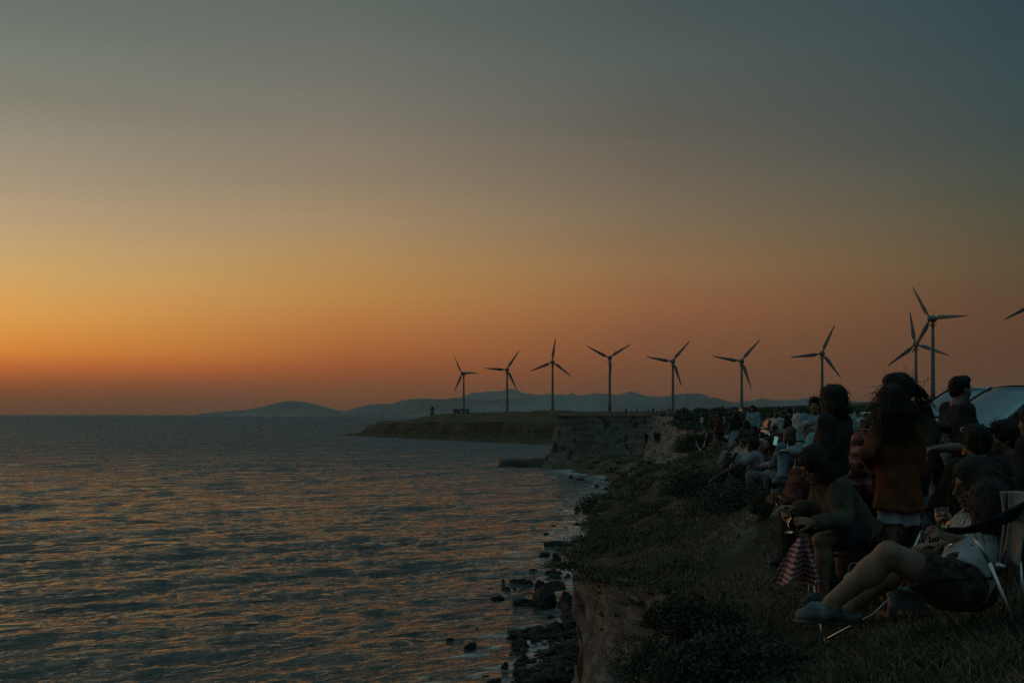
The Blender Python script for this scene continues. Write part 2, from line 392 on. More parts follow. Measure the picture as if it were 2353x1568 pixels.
def ground_xyz(x, y):
    x = np.asarray(x, dtype=float); y = np.asarray(y, dtype=float)
    lx, lz = ip(y, LIPX), ip(y, LIPZ)
    bw = 1.6 + 0.07 * np.abs(y)
    t = np.clip((x - lx) / bw, 0, 1); t = t * t * (3 - 2 * t)
    z = lz * (1 - t) + zplain(x, y) * t
    amp = np.clip(np.abs(y) * 0.006, 0.02, 1.2)
    fr = np.clip(np.abs(y) * 0.12, 1.0, 22)
    z = z + amp * (0.7 * fbm(np.stack([x / 3.1, y / 3.1, 0 * x], -1), 3, 11) * np.clip(60 / (np.abs(y) + 1), 0, 1) + 0.8 * fbm(np.stack([x / 24.0, y / 24.0, 0 * x + 5], -1), 3, 12) * np.clip(np.abs(y) / 200, 0, 1))
    return z
def gz(x, y): return float(ground_xyz(np.array([x]), np.array([y]))[0])

dsh = np.clip(ip(sy, TOE) - sx, 0, None)          # metres from the foot of the cliff
calm = np.exp(-dsh / 14.0) * (sy < 420) * np.clip(0.75 + 0.9 * fbm(np.stack([sx / 9, sy / 16, sx * 0], -1), 3, 61), 0, 1)
SV = np.stack([sx + ddx * (1 - .75 * calm), sy + ddy * (1 - .75 * calm), SEA + sz * (1 - .6 * calm)], -1).reshape(-1, 3)
sea = mesh_from('sea', SV, SF, wm); tag(sea, kind='structure')
at_ = sea.data.attributes.new('calm', 'FLOAT', 'POINT'); at_.data.foreach_set('value', calm.ravel().astype(np.float32))
yl = [-14.0]
while yl[-1] < 1350:
    d = abs(yl[-1]); st = 0.05 + 0.0065 * d
    if 318 < d < 360: st = 0.6
    yl.append(yl[-1] + min(st, 3.2))
ys = np.array(yl)
NF, NP = 64, 120
u = 1 - (1 - np.linspace(0, 1, NF)) ** 1.9
toe, lx, lz = ip(ys, TOE), ip(ys, LIPX), ip(ys, LIPZ)
toe = toe + 1.3 * fbm(np.stack([ys / 9, ys * 0, ys * 0], -1), 3, 2) * np.clip(ys / 60, 0, 1) + 2.5 * fbm(np.stack([ys / 30, ys * 0 + 4, ys * 0], -1), 3, 3) * np.clip((ys - 380) / 100, 0, 1)
lx2 = lx + (0.42 * fbm(np.stack([ys / 1.3, ys * 0 + 2, ys * 0], -1), 3, 6) * np.clip(ys / 20, 0.15, 1) + np.clip(ys / 120, 0, 1) * 2.0 * fbm(np.stack([ys / 11, ys * 0, ys * 0 + 3], -1), 3, 8))
H = (lz - SEA)
# face: talus in the lower part, near-vertical bedded rock above
prof_z = np.where(u < 0.5, 0.30 * (u / 0.5) ** 1.15, 0.30 + 0.70 * ((u - 0.5) / 0.5) ** 0.8)
steep = np.where(u < 0.5, u / 0.5 * 0.80, 0.80 + 0.20 * (u - 0.5) / 0.5)
fx = toe[:, None] + (lx2 - toe)[:, None] * steep[None, :]
fz = SEA - 0.35 + (H + 0.35)[:, None] * prof_z[None, :]
fy = np.repeat(ys[:, None], NF, 1)
zs = fz
# gullies, bedding and boulders
gul = 1.5 * fbm(np.stack([fy / 9.0, fx / 12.0, fz / 18.0], -1), 5, 21)
bed = np.sin(fz * 1.7 + 5.0 * fbm(np.stack([fy / 26, fx / 26, fz / 5], -1), 3, 22)) * 0.25 + fbm(np.stack([fy / 3.5, fx / 3.5, fz * 1.1], -1), 3, 23)
amp = np.clip(ys / 90, 0.10, 1.0)[:, None] * (np.sin(np.pi * np.clip(u, 0, 1)) ** 0.5)[None, :]
flute = np.abs(fbm(np.stack([fy / 4.2, fx / 30, fz / 26.0], -1), 3, 27))
fx = fx - amp * (3.2 * gul - 2.6 * flute + 0.6 * bed)
fz = fz + amp * 0.7 * fbm(np.stack([fy / 1.9, fx / 1.9, fz / 2.5], -1), 4, 24) * (1 - u)[None, :] * 1.6
fine = np.clip(ys / 40, 0.25, 1)[:, None] * (np.sin(np.pi * u) ** 0.4)[None, :]
fx = fx - np.clip(60 / (ys + 10), 0, 1)[:, None] * 1.0 * (np.sin(np.pi * u) ** 0.3)[None, :] * fbm(np.stack([fy / 1.5, fx * 0.1, fz / 2.2], -1), 4, 26)
fx = fx - fine * (0.7 * fbm(np.stack([fy / 0.9, fx * 0.3, fz / 0.9], -1), 5, 25, 0.6) - 0.5 * np.abs(fbm(np.stack([fy / 0.7, fx * 0.1, fz / 3.0], -1), 3, 28))) * np.clip(80 / (ys + 10), 0, 1)[:, None]
fy = fy + (np.sin(np.pi * u) ** 0.4)[None, :] * np.clip(40 / (ys + 10), 0, 1)[:, None] * (0.55 * fbm(np.stack([fx / 0.5, fz / 0.7, fy / 0.6], -1), 5, 29, 0.62) + 0.35 * np.abs(fbm(np.stack([fx / 0.45, fz / 3.0, fy * 0.2], -1), 3, 35)))
w = np.linspace(0, 1, NP + 1)[1:]
ext = (60 + 1.5 * np.abs(ys))[:, None]
px_ = lx2[:, None] + ext * (np.exp(5.2 * w) - 1)[None, :] / (math.exp(5.2) - 1)
py_ = np.repeat(ys[:, None], NP, 1)
pz_ = ground_xyz(px_, py_)
skx = (toe - 4)[:, None]; sky_ = ys[:, None]; skz = np.full((len(ys), 1), SEA - 1.6)
GX = np.concatenate([skx, fx, px_], 1); GY = np.concatenate([sky_, fy, py_], 1); GZ = np.concatenate([skz, fz, pz_], 1)
n0, n1 = GX.shape
GV = np.stack([GX, GY, GZ], -1).reshape(-1, 3)
idx = np.arange(n0 * n1).reshape(n0, n1)
GF = np.stack([idx[:-1, :-1], idx[:-1, 1:], idx[1:, 1:], idx[1:, :-1]], -1).reshape(-1, 4)

gm = bpy.data.materials.new('clifftop_ground'); gm.use_nodes = True
nt = gm.node_tree; N = nt.nodes; L = nt.links; b = N['Principled BSDF']; b.inputs['Roughness'].default_value = 0.95; b.inputs['Specular IOR Level'].default_value = 0.15
geo = N.new('ShaderNodeNewGeometry'); sp = N.new('ShaderNodeSeparateXYZ'); L.new(geo.outputs['True Normal'], sp.inputs[0])
tc = N.new('ShaderNodeTexCoord')
def nz(scale, det=6, dist=0.0, vec=None, rough=0.6):
    n = N.new('ShaderNodeTexNoise'); n.inputs['Scale'].default_value = scale; n.inputs['Detail'].default_value = det; n.inputs['Distortion'].default_value = dist; n.inputs['Roughness'].default_value = rough
    L.new(vec or tc.outputs['Object'], n.inputs['Vector']); return n.outputs['Fac']
def ramp(fac, rows):
    r = N.new('ShaderNodeValToRGB'); cr = r.color_ramp
    while len(cr.elements) < len(rows): cr.elements.new(0.5)
    for e, (p_, c_) in zip(cr.elements, rows): e.position = p_; e.color = tuple(c_) + (1,)
    L.new(fac, r.inputs['Fac']); return r.outputs['Color']
def mixc(fac, a, b_):
    m = N.new('ShaderNodeMix'); m.data_type = 'RGBA'; L.new(fac, m.inputs[0]); L.new(a, m.inputs[6]); L.new(b_, m.inputs[7]); return m.outputs[2]
def mrange(v, a, b_, c_=0, d_=1):
    m = N.new('ShaderNodeMapRange'); m.interpolation_type = 'SMOOTHSTEP'
    for i, q in enumerate((a, b_, c_, d_)): m.inputs[i + 1].default_value = q
    L.new(v, m.inputs['Value']); return m.outputs[0]
mp = N.new('ShaderNodeMapping'); mp.inputs['Scale'].default_value = (0.25, 0.25, 1.5); L.new(tc.outputs['Object'], mp.inputs['Vector'])
rock = ramp(nz(0.9, 8, 0.6, mp.outputs[0]), [(0.28, (0.07,0.065,0.056)), (0.45, (0.19,0.185,0.165)), (0.58, (0.36,0.35,0.31)), (0.75, (0.13,0.12,0.105))])
rock2 = ramp(nz(0.22, 6, 0.8), [(0.35, (0.08,0.072,0.06)), (0.65, (0.30,0.29,0.255))])
rockf = ramp(nz(5.5, 11, 0.6, mp.outputs[0], 0.78), [(0.38, (0.04,0.038,0.034)), (0.5, (0.25,0.245,0.22)), (0.62, (0.50,0.49,0.445))])
rockm = mixc(nz(0.09, 4), mixc(nz(0.5, 3), rock, rockf), mixc(nz(0.6, 2), rock2, rockf))
scrub = ramp(nz(0.55, 8, 0.4), [(0.3, (0.028,0.034,0.018)), (0.5, (0.052,0.052,0.028)), (0.7, (0.10,0.08,0.05))])
dry = ramp(nz(1.3, 9, 0.3), [(0.3, (0.10,0.076,0.046)), (0.55, (0.17,0.13,0.083)), (0.75, (0.25,0.195,0.128))])
top = mixc(mrange(nz(0.16, 5, 0.5), 0.44, 0.60), scrub, dry)
veg_on_face = mixc(mrange(nz(0.35, 6, 0.3), 0.53, 0.62), rockm, scrub)
vo = N.new('ShaderNodeTexVoronoi'); vo.feature = 'DISTANCE_TO_EDGE'; vo.inputs['Scale'].default_value = 1.5
wv = N.new('ShaderNodeMapping'); wv.inputs['Scale'].default_value = (1.0, 1.0, 0.45); ws = N.new('ShaderNodeMixRGB'); ws.blend_type = 'ADD'; ws.inputs[0].default_value = 0.5
wn = N.new('ShaderNodeTexNoise'); wn.inputs['Scale'].default_value = 1.6; wn.inputs['Detail'].default_value = 5; L.new(tc.outputs['Object'], wn.inputs['Vector'])
L.new(tc.outputs['Object'], wv.inputs['Vector']); L.new(wv.outputs[0], ws.inputs[1]); L.new(wn.outputs['Color'], ws.inputs[2]); L.new(ws.outputs[0], vo.inputs['Vector'])
crack = mrange(vo.outputs['Distance'], 0.0, 0.06, 0.5, 0.0)
dk = N.new('ShaderNodeRGB'); dk.outputs[0].default_value = (0.035, 0.034, 0.03, 1)
veg_on_face = mixc(crack, veg_on_face, dk.outputs[0])
spg = N.new('ShaderNodeSeparateXYZ'); L.new(tc.outputs['Object'], spg.inputs[0])
col = mixc(mrange(sp.outputs['Z'], 0.62, 0.93), veg_on_face, top)
col = mixc(mrange(spg.outputs['Y'], 200, 460, 0.0, 0.82), col, scrub)
L.new(col, b.inputs['Base Color'])
bp = N.new('ShaderNodeBump'); bp.inputs['Strength'].default_value = 1.0; bp.inputs['Distance'].default_value = 0.35; L.new(nz(2.2, 10, 0.2, None, 0.68), bp.inputs['Height']); L.new(bp.outputs[0], b.inputs['Normal'])
M['ground'] = gm
ground = mesh_from('ground', GV, GF, gm); tag(ground, kind='structure')

# low rock shelf running out below the second promontory
M['wet_rock'] = mat('wet_rock', (0.03,0.029,0.026), 0.55, 0.5, 1.2, 0.8, 5, spec=0.4)
sh = []; 
nx_, ny_ = 70, 26
for i in range(nx_):
    for j in range(ny_):
        s_ = i / (nx_ - 1); t_ = j / (ny_ - 1) * 2 - 1
        wd = 7.5 * (0.55 + 0.6 * s_) * min(1, (s_ * 7) ** 0.5 + 0.25)
        x = -5.2 + 30 * s_; y = 352 + t_ * wd - 6 * s_
        z = SEA - 0.8 + (1 - abs(t_) ** 6) * (3.3 + 2.2 * s_ ** 2) * min(1, s_ * 40 + 0.3)
        sh.append((x, y, z))
sh = np.array(sh)
nn = fbm(sh / 2.2, 4, 31)
sh[:, 2] += 0.5 * nn; sh[:, 0] += 0.6 * fbm(sh / 1.7, 3, 32); sh[:, 1] += 0.8 * fbm(sh / 2.1, 3, 33)
idx = np.arange(nx_ * ny_).reshape(nx_, ny_)
shelf = mesh_from('rock_shelf', sh, np.stack([idx[:-1,:-1], idx[1:,:-1], idx[1:,1:], idx[:-1,1:]], -1).reshape(-1,4), M['wet_rock'])
tag(shelf, kind='structure')

# ================================================================== far mountains over the strait
M['mountain'] = mat('mountain_slope', (0.12,0.15,0.155), 1.0, 0.4, 0.0006, spec=0.0)
def ridge(name, pts, dist, depth, seed, amp=1.0):
    pts = np.array(pts, dtype=float)
    n = 420
    pxs = np.linspace(pts[0, 0], pts[-1, 0], n); pys = np.interp(pxs, pts[:, 0], pts[:, 1])
    x = (pxs - CX) / F * dist; top = np.maximum((HY - pys) / F * dist, SEA - 5)
    top = top + amp * dist / F * (0.9 * fbm(np.stack([pxs / 9, pxs * 0, pxs * 0], -1), 4, seed)) * np.clip((top - SEA) / (6 * dist / F), 0, 1)
    rows = []
    for k, (t, hfrac) in enumerate([(-1, 0), (-.82, .10), (-.62, .27), (-.42, .5), (-.22, .75), (-.08, .94), (0, 1), (.15, .85), (.4, .5), (.8, 0)]):
        nz_ = fbm(np.stack([pxs / 25, pxs * 0 + k * .9, pxs * 0], -1), 4, seed + 5)
        xx = x * (1 + t * depth / dist)
        rows.append(np.stack([xx, dist + t * depth + 0 * x, (SEA - 8) + (top - SEA + 8) * np.clip(hfrac * (1 + 0.28 * nz_ * (hfrac < 1)), 0, 1)], -1))
    V = np.stack(rows); r_, c_ = V.shape[:2]
    idx = np.arange(r_ * c_).reshape(r_, c_)
    o = mesh_from(name, V.reshape(-1, 3), np.stack([idx[:-1,:-1], idx[:-1,1:], idx[1:,1:], idx[1:,:-1]], -1).reshape(-1,4), M['mountain'])
    return tag(o, kind='structure')
ridge('mountains', [(780,946),(789,944),(815,937),(845,930),(870,927),(900,927),(925,919),(974,914),(1020,917),(1045,913),(1073,916),(1130,919),(1165,916),(1203,914),(1240,907),(1267,904),(1305,908),(1340,907),(1370,902.5),(1395,904.5),(1420,907),(1449,898),(1480,908),(1510,912),(1540,908),(1560,904),(1612,903.5),(1632,913),(1643,913),(1667,920),(1691,924.5),(1710,920),(1741,917),(1753,914),(1765,917.5),(1797,918.5),(1832,918),(1849,913.6),(1862,917.5),(1943,917.5),(1967,922),(2008,921.5),(2060,924),(2130,922),(2173,912),(2230,916),(2352,921),(2600,912),(2900,930)], 14000, 2200, 41, 0.8)
ridge('far_mountains', [(1000,930),(1051,914.4),(1084,901.5),(1110,900),(1129,898),(1150,898),(1171.6,893),(1188,895),(1199,901.5),(1222,905),(1260,911),(1290,909),(1307,905),(1313,901.5),(1322,906),(1360,914),(1420,918)], 18400, 1700, 43, 0.5)
ridge('island', [(455,949.6),(500,946),(560,941),(600,934),(640,924),(670,920),(700,923),(740,932),(770,940),(800,947),(830,949.8)], 15600, 1100, 45, 0.5)

# ================================================================== wind turbines
def turbine_master():
    t = thing('wind_turbine', 'x', 'wind turbine')
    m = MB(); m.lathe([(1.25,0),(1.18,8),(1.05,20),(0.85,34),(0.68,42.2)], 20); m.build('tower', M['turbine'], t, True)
    nb = MB(); prof = [(0.02,-3.2),(0.9,-3.0),(1.55,-2.0),(1.85,-0.6),(1.9,0.5),(1.7,1.5),(1.45,1.9)]
    nb.lathe(prof, 20)
    V = [(x, z, y) for (x, y, z) in nb.v]
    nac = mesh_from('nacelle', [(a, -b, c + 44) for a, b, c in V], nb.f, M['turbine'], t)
    mm = MB(); mm.tube([(0.35,1.2,45.6),(0.35,1.2,48.0)], 0.07, 6); mm.box((0.35,1.2,48.0),(0.7,0.1,0.1)); mm.build('wind_vane', M['black_metal'], nac)
    pf = MB()
    for k in range(14):
        a0, a1 = 2*math.pi*k/14, 2*math.pi*(k+1)/14
        pf.tube([(1.7*math.cos(a0),1.7*math.sin(a0),41.6),(1.7*math.cos(a1),1.7*math.sin(a1),41.6)],0.06,5)
        pf.tube([(1.7*math.cos(a0),1.7*math.sin(a0),41.6),(1.7*math.cos(a0),1.7*math.sin(a0),40.5)],0.05,5)
    pf.lathe([(0.7,40.4),(1.75,40.4),(1.75,40.5),(0.7,40.5)],14); pf.build('service_platform', M['black_metal'], t)
    hb = MB(); hb.lathe([(1.45,0),(1.5,.5),(1.3,1.5),(.8,2.2),(.05,2.45)],18)
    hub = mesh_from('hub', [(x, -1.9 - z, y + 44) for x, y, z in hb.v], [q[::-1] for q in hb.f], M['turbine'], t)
    return t
def blade_mesh():
    V = []; Fc = []
    st = [(1.2,.45,.45,0),(2.6,.55,.42,.1),(4.2,1.05,.34,.35),(5.6,1.25,.28,.4),(9,1.0,.2,.3),(14,.68,.13,.2),(18,.42,.08,.12),(19.6,.25,.05,.08),(20,.08,.03,.05)]
    n = 10
    for (r, cw, th, off) in st:
        for k in range(n):
            a = 2*math.pi*k/n
            V.append((cw*math.cos(a)*0.98 - off*0.9, -1.9 - 0.7 + th*math.sin(a) - cw*math.cos(a)*0.2, r))
    for i in range(len(st)-1):
        for k in range(n): Fc.append((i*n+k, i*n+(k+1)%n, (i+1)*n+(k+1)%n, (i+1)*n+k))
    Fc.append(tuple(range(n))[::-1]); Fc.append(tuple(range((len(st)-1)*n, len(st)*n)))
    return V, Fc
TURB = [  # hub px, py, R px, base py, angle of one blade (deg clockwise from up, as seen), yaw of the rotor
 (1065.1,857.7,47,949,-30,38,'smallest wind turbine, over the low stone building at the headland'),
 (1164.8,848.6,52,945.5,34,6,'second wind turbine from the left, on the headland beside the stone building turbine'),
 (1269.2,831.2,55.5,942,8,4,'third wind turbine from the left, one blade pointing almost straight up'),
 (1400.4,821.7,58,947,58,4,'wind turbine with two blades raised in a V and one hanging down its tower'),
 (1545.5,829.7,61,946,40.5,4,'fifth wind turbine from the left, just left of the dark round bush'),
 (1703.5,829.5,66,940,41,4,'sixth wind turbine from the left, its base behind the seated crowd'),
 (1888.3,812,70,934,24,4,'wind turbine rising behind the curly-haired person in black'),
 (2103.7,791.1,76.5,923,-8.5,6,'shorter of the two overlapping wind turbines on the right'),
 (2142.5,732,88,926,-29.5,30,'tallest wind turbine, standing right of the woman with windblown hair'),
 (2396,688,90,930,242.3,10,'wind turbine outside the right edge with only a blade tip showing'),
]
roots = []
tm = turbine_master(); bv, bf = blade_mesh()
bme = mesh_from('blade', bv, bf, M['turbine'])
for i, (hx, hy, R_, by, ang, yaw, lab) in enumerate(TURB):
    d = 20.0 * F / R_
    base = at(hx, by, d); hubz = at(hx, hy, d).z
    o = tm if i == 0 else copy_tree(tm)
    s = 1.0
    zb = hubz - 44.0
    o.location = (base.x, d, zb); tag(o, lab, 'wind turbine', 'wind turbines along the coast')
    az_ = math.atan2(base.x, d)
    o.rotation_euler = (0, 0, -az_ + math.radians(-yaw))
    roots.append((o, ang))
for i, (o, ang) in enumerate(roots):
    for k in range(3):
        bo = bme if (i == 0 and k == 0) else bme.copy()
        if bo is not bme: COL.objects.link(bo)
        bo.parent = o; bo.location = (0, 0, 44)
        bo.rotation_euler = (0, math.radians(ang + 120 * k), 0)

# low stone ruin under the first turbine and the little lighthouse
p = at(1059, 949, 930)
t = thing('stone_building', 'low flat-roofed stone building with square openings at the foot of the smallest turbine', 'building', (p.x, 930, p.z - 0.8), 0.0)
m = MB()
W, D_, Hh = 14.6, 6, 4.6
for (x0, x1, z0, z1) in [(-W/2,-0.2,0,Hh),(1.1,3.3,0,Hh),(4.3,W/2,0,Hh),(-0.2,1.1,0,1.6),(-0.2,1.1,3.3,Hh),(3.3,4.3,0,1.6),(3.3,4.3,3.3,Hh)]:
    m.box(((x0+x1)/2,0,(z0+z1)/2),(x1-x0,0.5,z1-z0))
m.box((-W/2+.25,3.25,Hh/2-.003),(0.5,6,Hh-.006)); m.box((W/2-.25,3.25,Hh/2-.003),(0.5,6,Hh-.006))
m.build('wall', M['stone'], t)
for (x0, x1) in [(-W/2,-4.0),(-1.0,2.4),(5.0,W/2)]: MB().box(((x0+x1)/2,0,Hh+.22),(x1-x0,0.56,.44)).build('parapet', M['stone'], t)
p = at(992.5, 951, 1000)
t = thing('lighthouse', 'small dark lighthouse with gallery and lantern on the tip of the headland', 'lighthouse', (p.x, 1000, p.z - 1.0))
m = MB(); m.lathe([(2.4,0),(2.3,2.4),(1.75,2.5),(1.5,6.0),(1.9,6.2),(2.2,6.5)],12); m.build('tower', M['stone'], t)
m = MB(); m.lathe([(2.3,6.5),(2.3,6.7),(.5,6.7)],14)
for k in range(12): m.tube([(2.2*math.cos(k*.5236),2.2*math.sin(k*.5236),6.7),(2.2*math.cos(k*.5236),2.2*math.sin(k*.5236),7.6)],.06,5)
m.build('gallery', M['black_metal'], t)
m = MB(); m.lathe([(1.1,6.7),(1.1,8.5)],12); ln = m.build('lantern', M['black_metal'], t)
m = MB(); m.lathe([(1.35,8.5),(1.0,9.1),(.4,9.6),(.08,9.8),(.06,10.6)],12); m.build('dome', M['black_metal'], ln)
# ================================================================== rocks, scrub, grass
def pix(x, y, z): return CX + F * x / y, HY - F * z / y
M['rock'] = mat('shore_rock', (0.024,0.024,0.021), 0.75, 0.6, 1.6, 1.0, 6, spec=0.25)
M['pale_rock'] = mat('pale_rock', (0.10,0.09,0.075), 0.9, 0.4, 1.6, 0.9, 6, spec=0.2)
def rock_arrays(seed, nu=44, nv=28):
    u_ = np.linspace(0, 2*np.pi, nu, endpoint=False); w_ = np.linspace(-np.pi/2, np.pi/2, nv)
    A_, B_ = np.meshgrid(u_, w_)
    P = np.stack([np.cos(A_)*np.cos(B_), np.sin(A_)*np.cos(B_), np.sin(B_)], -1)
    rg = np.random.default_rng(seed)
    # flattened facets make it a broken block rather than a ball
    r = np.ones(P.shape[:2])
    for k in range(13):
        n = rg.normal(size=3); n /= np.linalg.norm(n); c_ = rg.uniform(.42, .82)
        dt = P @ n; r = np.where(dt > 0.05, np.minimum(r, c_ / np.maximum(dt, .05)), r)
    P = P * (r * (1 + 0.32*fbm(P*1.9 + seed, 3, seed) + .22*fbm(P*5.5 + seed, 4, seed+1, .6)))[..., None]
    idx = np.arange(nu*nv).reshape(nv, nu); nx_ = np.roll(idx, -1, 1)
    Fc = np.stack([idx[:-1], nx_[:-1], nx_[1:], idx[1:]], -1).reshape(-1, 4)
    return P.reshape(-1, 3), Fc
rock_meshes = []
for i in range(7):
    V, Fc = rock_arrays(100 + i)
    o = mesh_from('rock', V, Fc, M['rock']); rock_meshes.append(o)
rock_first = set()
def rock(cx, cy, w_, h_, label, group, variant=None, src='A', zbase=SEA, d=None, m=None):
    if src == 'A': px_0, py_0, k = (cx/2.353+1400)*.672, (cy/2.353+1750)*.672, .672/2.353
    elif src == 'B': px_0, py_0, k = (cx/1.81+1100)*.672, (cy/1.81+1300)*.672, .672/1.81
    else: px_0, py_0, k = cx, cy, 1.0
    d = d or -zbase * F / (py_0 - HY)
    p_ = at(px_0, py_0, d); w = w_*k*d/F; h = h_*k*d/F
    vi = random.randrange(7) if variant is None else variant
    src_o = rock_meshes[vi]
    if vi in rock_first: o = src_o.copy(); COL.objects.link(o)
    else: o = src_o; rock_first.add(vi)
    dep = w * random.uniform(.6, .9)
    o.location = (p_.x, d + dep*.3, zbase - h*.12); o.rotation_euler = (0, 0, random.uniform(0, 6.28)) if w_ < 2.2*h_ else (0, 0, random.choice((0, 3.14)) + random.uniform(-.25, .25))
    sx_ = w*.62; o.scale = (sx_, dep*.62 if w_ >= 2.2*h_ else sx_, h*1.02)
    return tag(o, label, 'rock', group)
SHORE = 'rocks standing in the shallows under the cliff'
LAB_S = 'small dark rock breaking the surface of the shallow water'
for r_ in [(750,572,42,36),(755,606,74,34),(785,634,92,36),(890,503,72,40),(1275,520,48,46),(1130,437,72,60),(1150,122,52,36),(670,694,52,24),(1225,757,62,30),(940,907,32,18),(975,948,42,22),(630,1212,52,18),(720,1195,32,16),(800,1018,62,28),(850,613,26,12),(1260,128,26,14),(1020,930,40,16),(1080,905,50,16),(700,818,60,12),(660,1130,30,14)]:
    rock(*r_, LAB_S, SHORE)
for r_ in [(1540,607,52,42),(1600,622,72,34),(1700,660,42,20),(1770,672,44,22),(1610,782,62,34),(1680,784,52,28),(1580,802,52,22),(1480,802,30,12),(1790,745,60,30),(1835,718,56,62)]:
    rock(*r_, 'dark rock at the foot of the far slope along the waterline', 'rocks along the far waterline', src='B')
for r_, lab in [((1080,748,200,212),'largest boulder in the shallows, pale topped, beside the cliff foot'),((915,742,210,92),'long low dark slab left of the largest boulder'),((1052,615,96,122),'upright block just behind the largest boulder'),
    ((1190,612,196,74),'wide dark rock right behind the largest boulder'),((1262,732,176,88),'dark slab between the largest boulder and the cliff'),((885,575,182,64),'pointed flat rock with a low left tail, left of the upright block'),
    ((1010,503,152,52),'peaked low rock above the upright block'),((1150,503,134,60),'square dark rock with two humps above the boulder'),((1342,497,92,56),'rock against the cliff edge level with the two-humped rock'),
    ((1215,442,104,42),'low rock beside a stubby upright one, midway up the rock field'),((1080,348,112,50),'ragged rock left of the tall triangular one'),((1180,384,98,74),'tall triangular rock in the upper rock field'),
    ((1310,378,72,54),'rock touching the cliff right of the tall triangular one'),((1200,290,236,78),'widest flat reef at the top of the rock field'),((1100,178,72,22),'thin flat reef in the wash at the upper end of the rocks'),
    ((720,688,92,22),'thin awash ledge left of the long low slab'),((500,803,84,24),'lone flat rock awash in the middle of the calm water'),((1140,865,74,66),'pointed rock at the upper left of the rubble beach'),
    ((330,1032,82,50),'smaller of the two lone rocks farthest out in the water'),((485,1112,132,86),'larger of the two lone rocks farthest out in the water'),((530,962,122,34),'low weedy ledge above the larger lone rock'),
    ((760,1272,102,84),'rounded rock left of the rubble beach near the bottom edge'),((690,1372,112,56),'dark rock cut by the bottom edge'),((540,1228,74,28),'small ledge awash right of a patch of swell'),((600,1328,92,28),'flat awash rock near the bottom edge'),
    ((915,987,74,28),'low rock at the upper left corner of the rubble beach'),((1010,1060,170,112),'big rock at the head of the rubble beach'),((900,1100,150,118),'big rock on the left side of the rubble beach'),((1105,1020,126,84),'big rock at the right of the beach head'),
    ((905,1232,160,112),'wide rock midway down the rubble beach'),((1180,1060,110,60),'grey rock lying in the middle of the rubble beach'),((940,1376,160,70),'rock at the bottom end of the rubble beach')]:
    rock(*r_, lab, SHORE)
# rubble beach
RV, RF = [], []; b0 = 0
rb = [rock_arrays(200 + i, 12, 8) for i in range(5)]
rgb = np.random.default_rng(12)
for i in range(700):
    t = rgb.uniform(0, 1)
    cy = 780 + (1385-780) * t**.8; lo_x = 1240 if cy < 940 else 830 + 60*rgb.normal()*.5
    cx = rgb.uniform(lo_x, 1380)
    pxx, pyy = (cx/2.353+1400)*.672, (cy/2.353+1750)*.672
    d = 18*F/(pyy-HY); p_ = at(pxx, pyy, d); s_ = abs(rgb.normal())*.33 + .12
    V, Fc = rb[i % 5]; c_, s2 = math.cos(i*1.7), math.sin(i*1.7)
    Q = V * np.array([s_, s_*.8, s_*rgb.uniform(.45,.8)]); Q = np.stack([Q[:,0]*c_-Q[:,1]*s2, Q[:,0]*s2+Q[:,1]*c_, Q[:,2]], 1)
    RV.append(Q + np.array([p_.x, d, SEA + rgb.uniform(-.1,.25) + .25*(cx > 1100)])); RF.append(Fc + b0); b0 += len(Q)
o = mesh_from('rubble', np.concatenate(RV), np.concatenate(RF), M['rock']); tag(o, kind='stuff')

# ---- leaves and blades
def leaf_mat(name, a, b_, rough=0.8, scale=3.0):
    m = bpy.data.materials.new(name); m.use_nodes = True; nt = m.node_tree; N = nt.nodes; L = nt.links; b = N['Principled BSDF']
    b.inputs['Roughness'].default_value = rough; b.inputs['Specular IOR Level'].default_value = .2
    g = N.new('ShaderNodeNewGeometry'); tc = N.new('ShaderNodeTexCoord'); n = N.new('ShaderNodeTexNoise'); n.inputs['Scale'].default_value = scale; n.inputs['Detail'].default_value = 4
    L.new(tc.outputs['Object'], n.inputs['Vector'])
    ad = N.new('ShaderNodeMath'); ad.operation = 'MULTIPLY_ADD'; ad.inputs[1].default_value = .35; L.new(g.outputs['Random Per Island'], ad.inputs[0]); L.new(n.outputs['Fac'], ad.inputs[2])
    r = N.new('ShaderNodeValToRGB'); r.color_ramp.elements[0].position = .45; r.color_ramp.elements[1].position = .9
    r.color_ramp.elements[0].color = tuple(a)+(1,); r.color_ramp.elements[1].color = tuple(b_)+(1,)
    L.new(ad.outputs[0], r.inputs['Fac']); L.new(r.outputs['Color'], b.inputs['Base Color'])
    return m
M['scrub'] = leaf_mat('scrub_leaves', (0.040,0.046,0.027), (0.115,0.112,0.068))
M['bush'] = leaf_mat('bush_leaves', (0.030,0.045,0.028), (0.085,0.11,0.07))
M['thorn'] = leaf_mat('dry_thorn', (0.07,0.058,0.040), (0.17,0.14,0.095))
M['grass'] = leaf_mat('dry_grass', (0.09,0.074,0.046), (0.25,0.20,0.13))
M['green_grass'] = leaf_mat('green_grass', (0.040,0.058,0.034), (0.10,0.135,0.085))
def leaf_cards(P, size, rg, up_bias=0.4, slim=.45):
    """one four-sided leaf per point"""
    n = len(P); d = rg.normal(size=(n,3)); d[:,2] = np.abs(d[:,2]) + up_bias; d /= np.linalg.norm(d,axis=1,keepdims=True)
    s = np.cross(d, rg.normal(size=(n,3))); s /= np.linalg.norm(s,axis=1,keepdims=True)+1e-9
    L_ = (np.asarray(size) * rg.uniform(.6,1.5,n))[:,None]
    V = np.stack([P, P + d*L_*.5 + s*L_*slim*.5, P + d*L_, P + d*L_*.5 - s*L_*slim*.5], 1).reshape(-1,3)
    return V, np.arange(4*n).reshape(n,4)
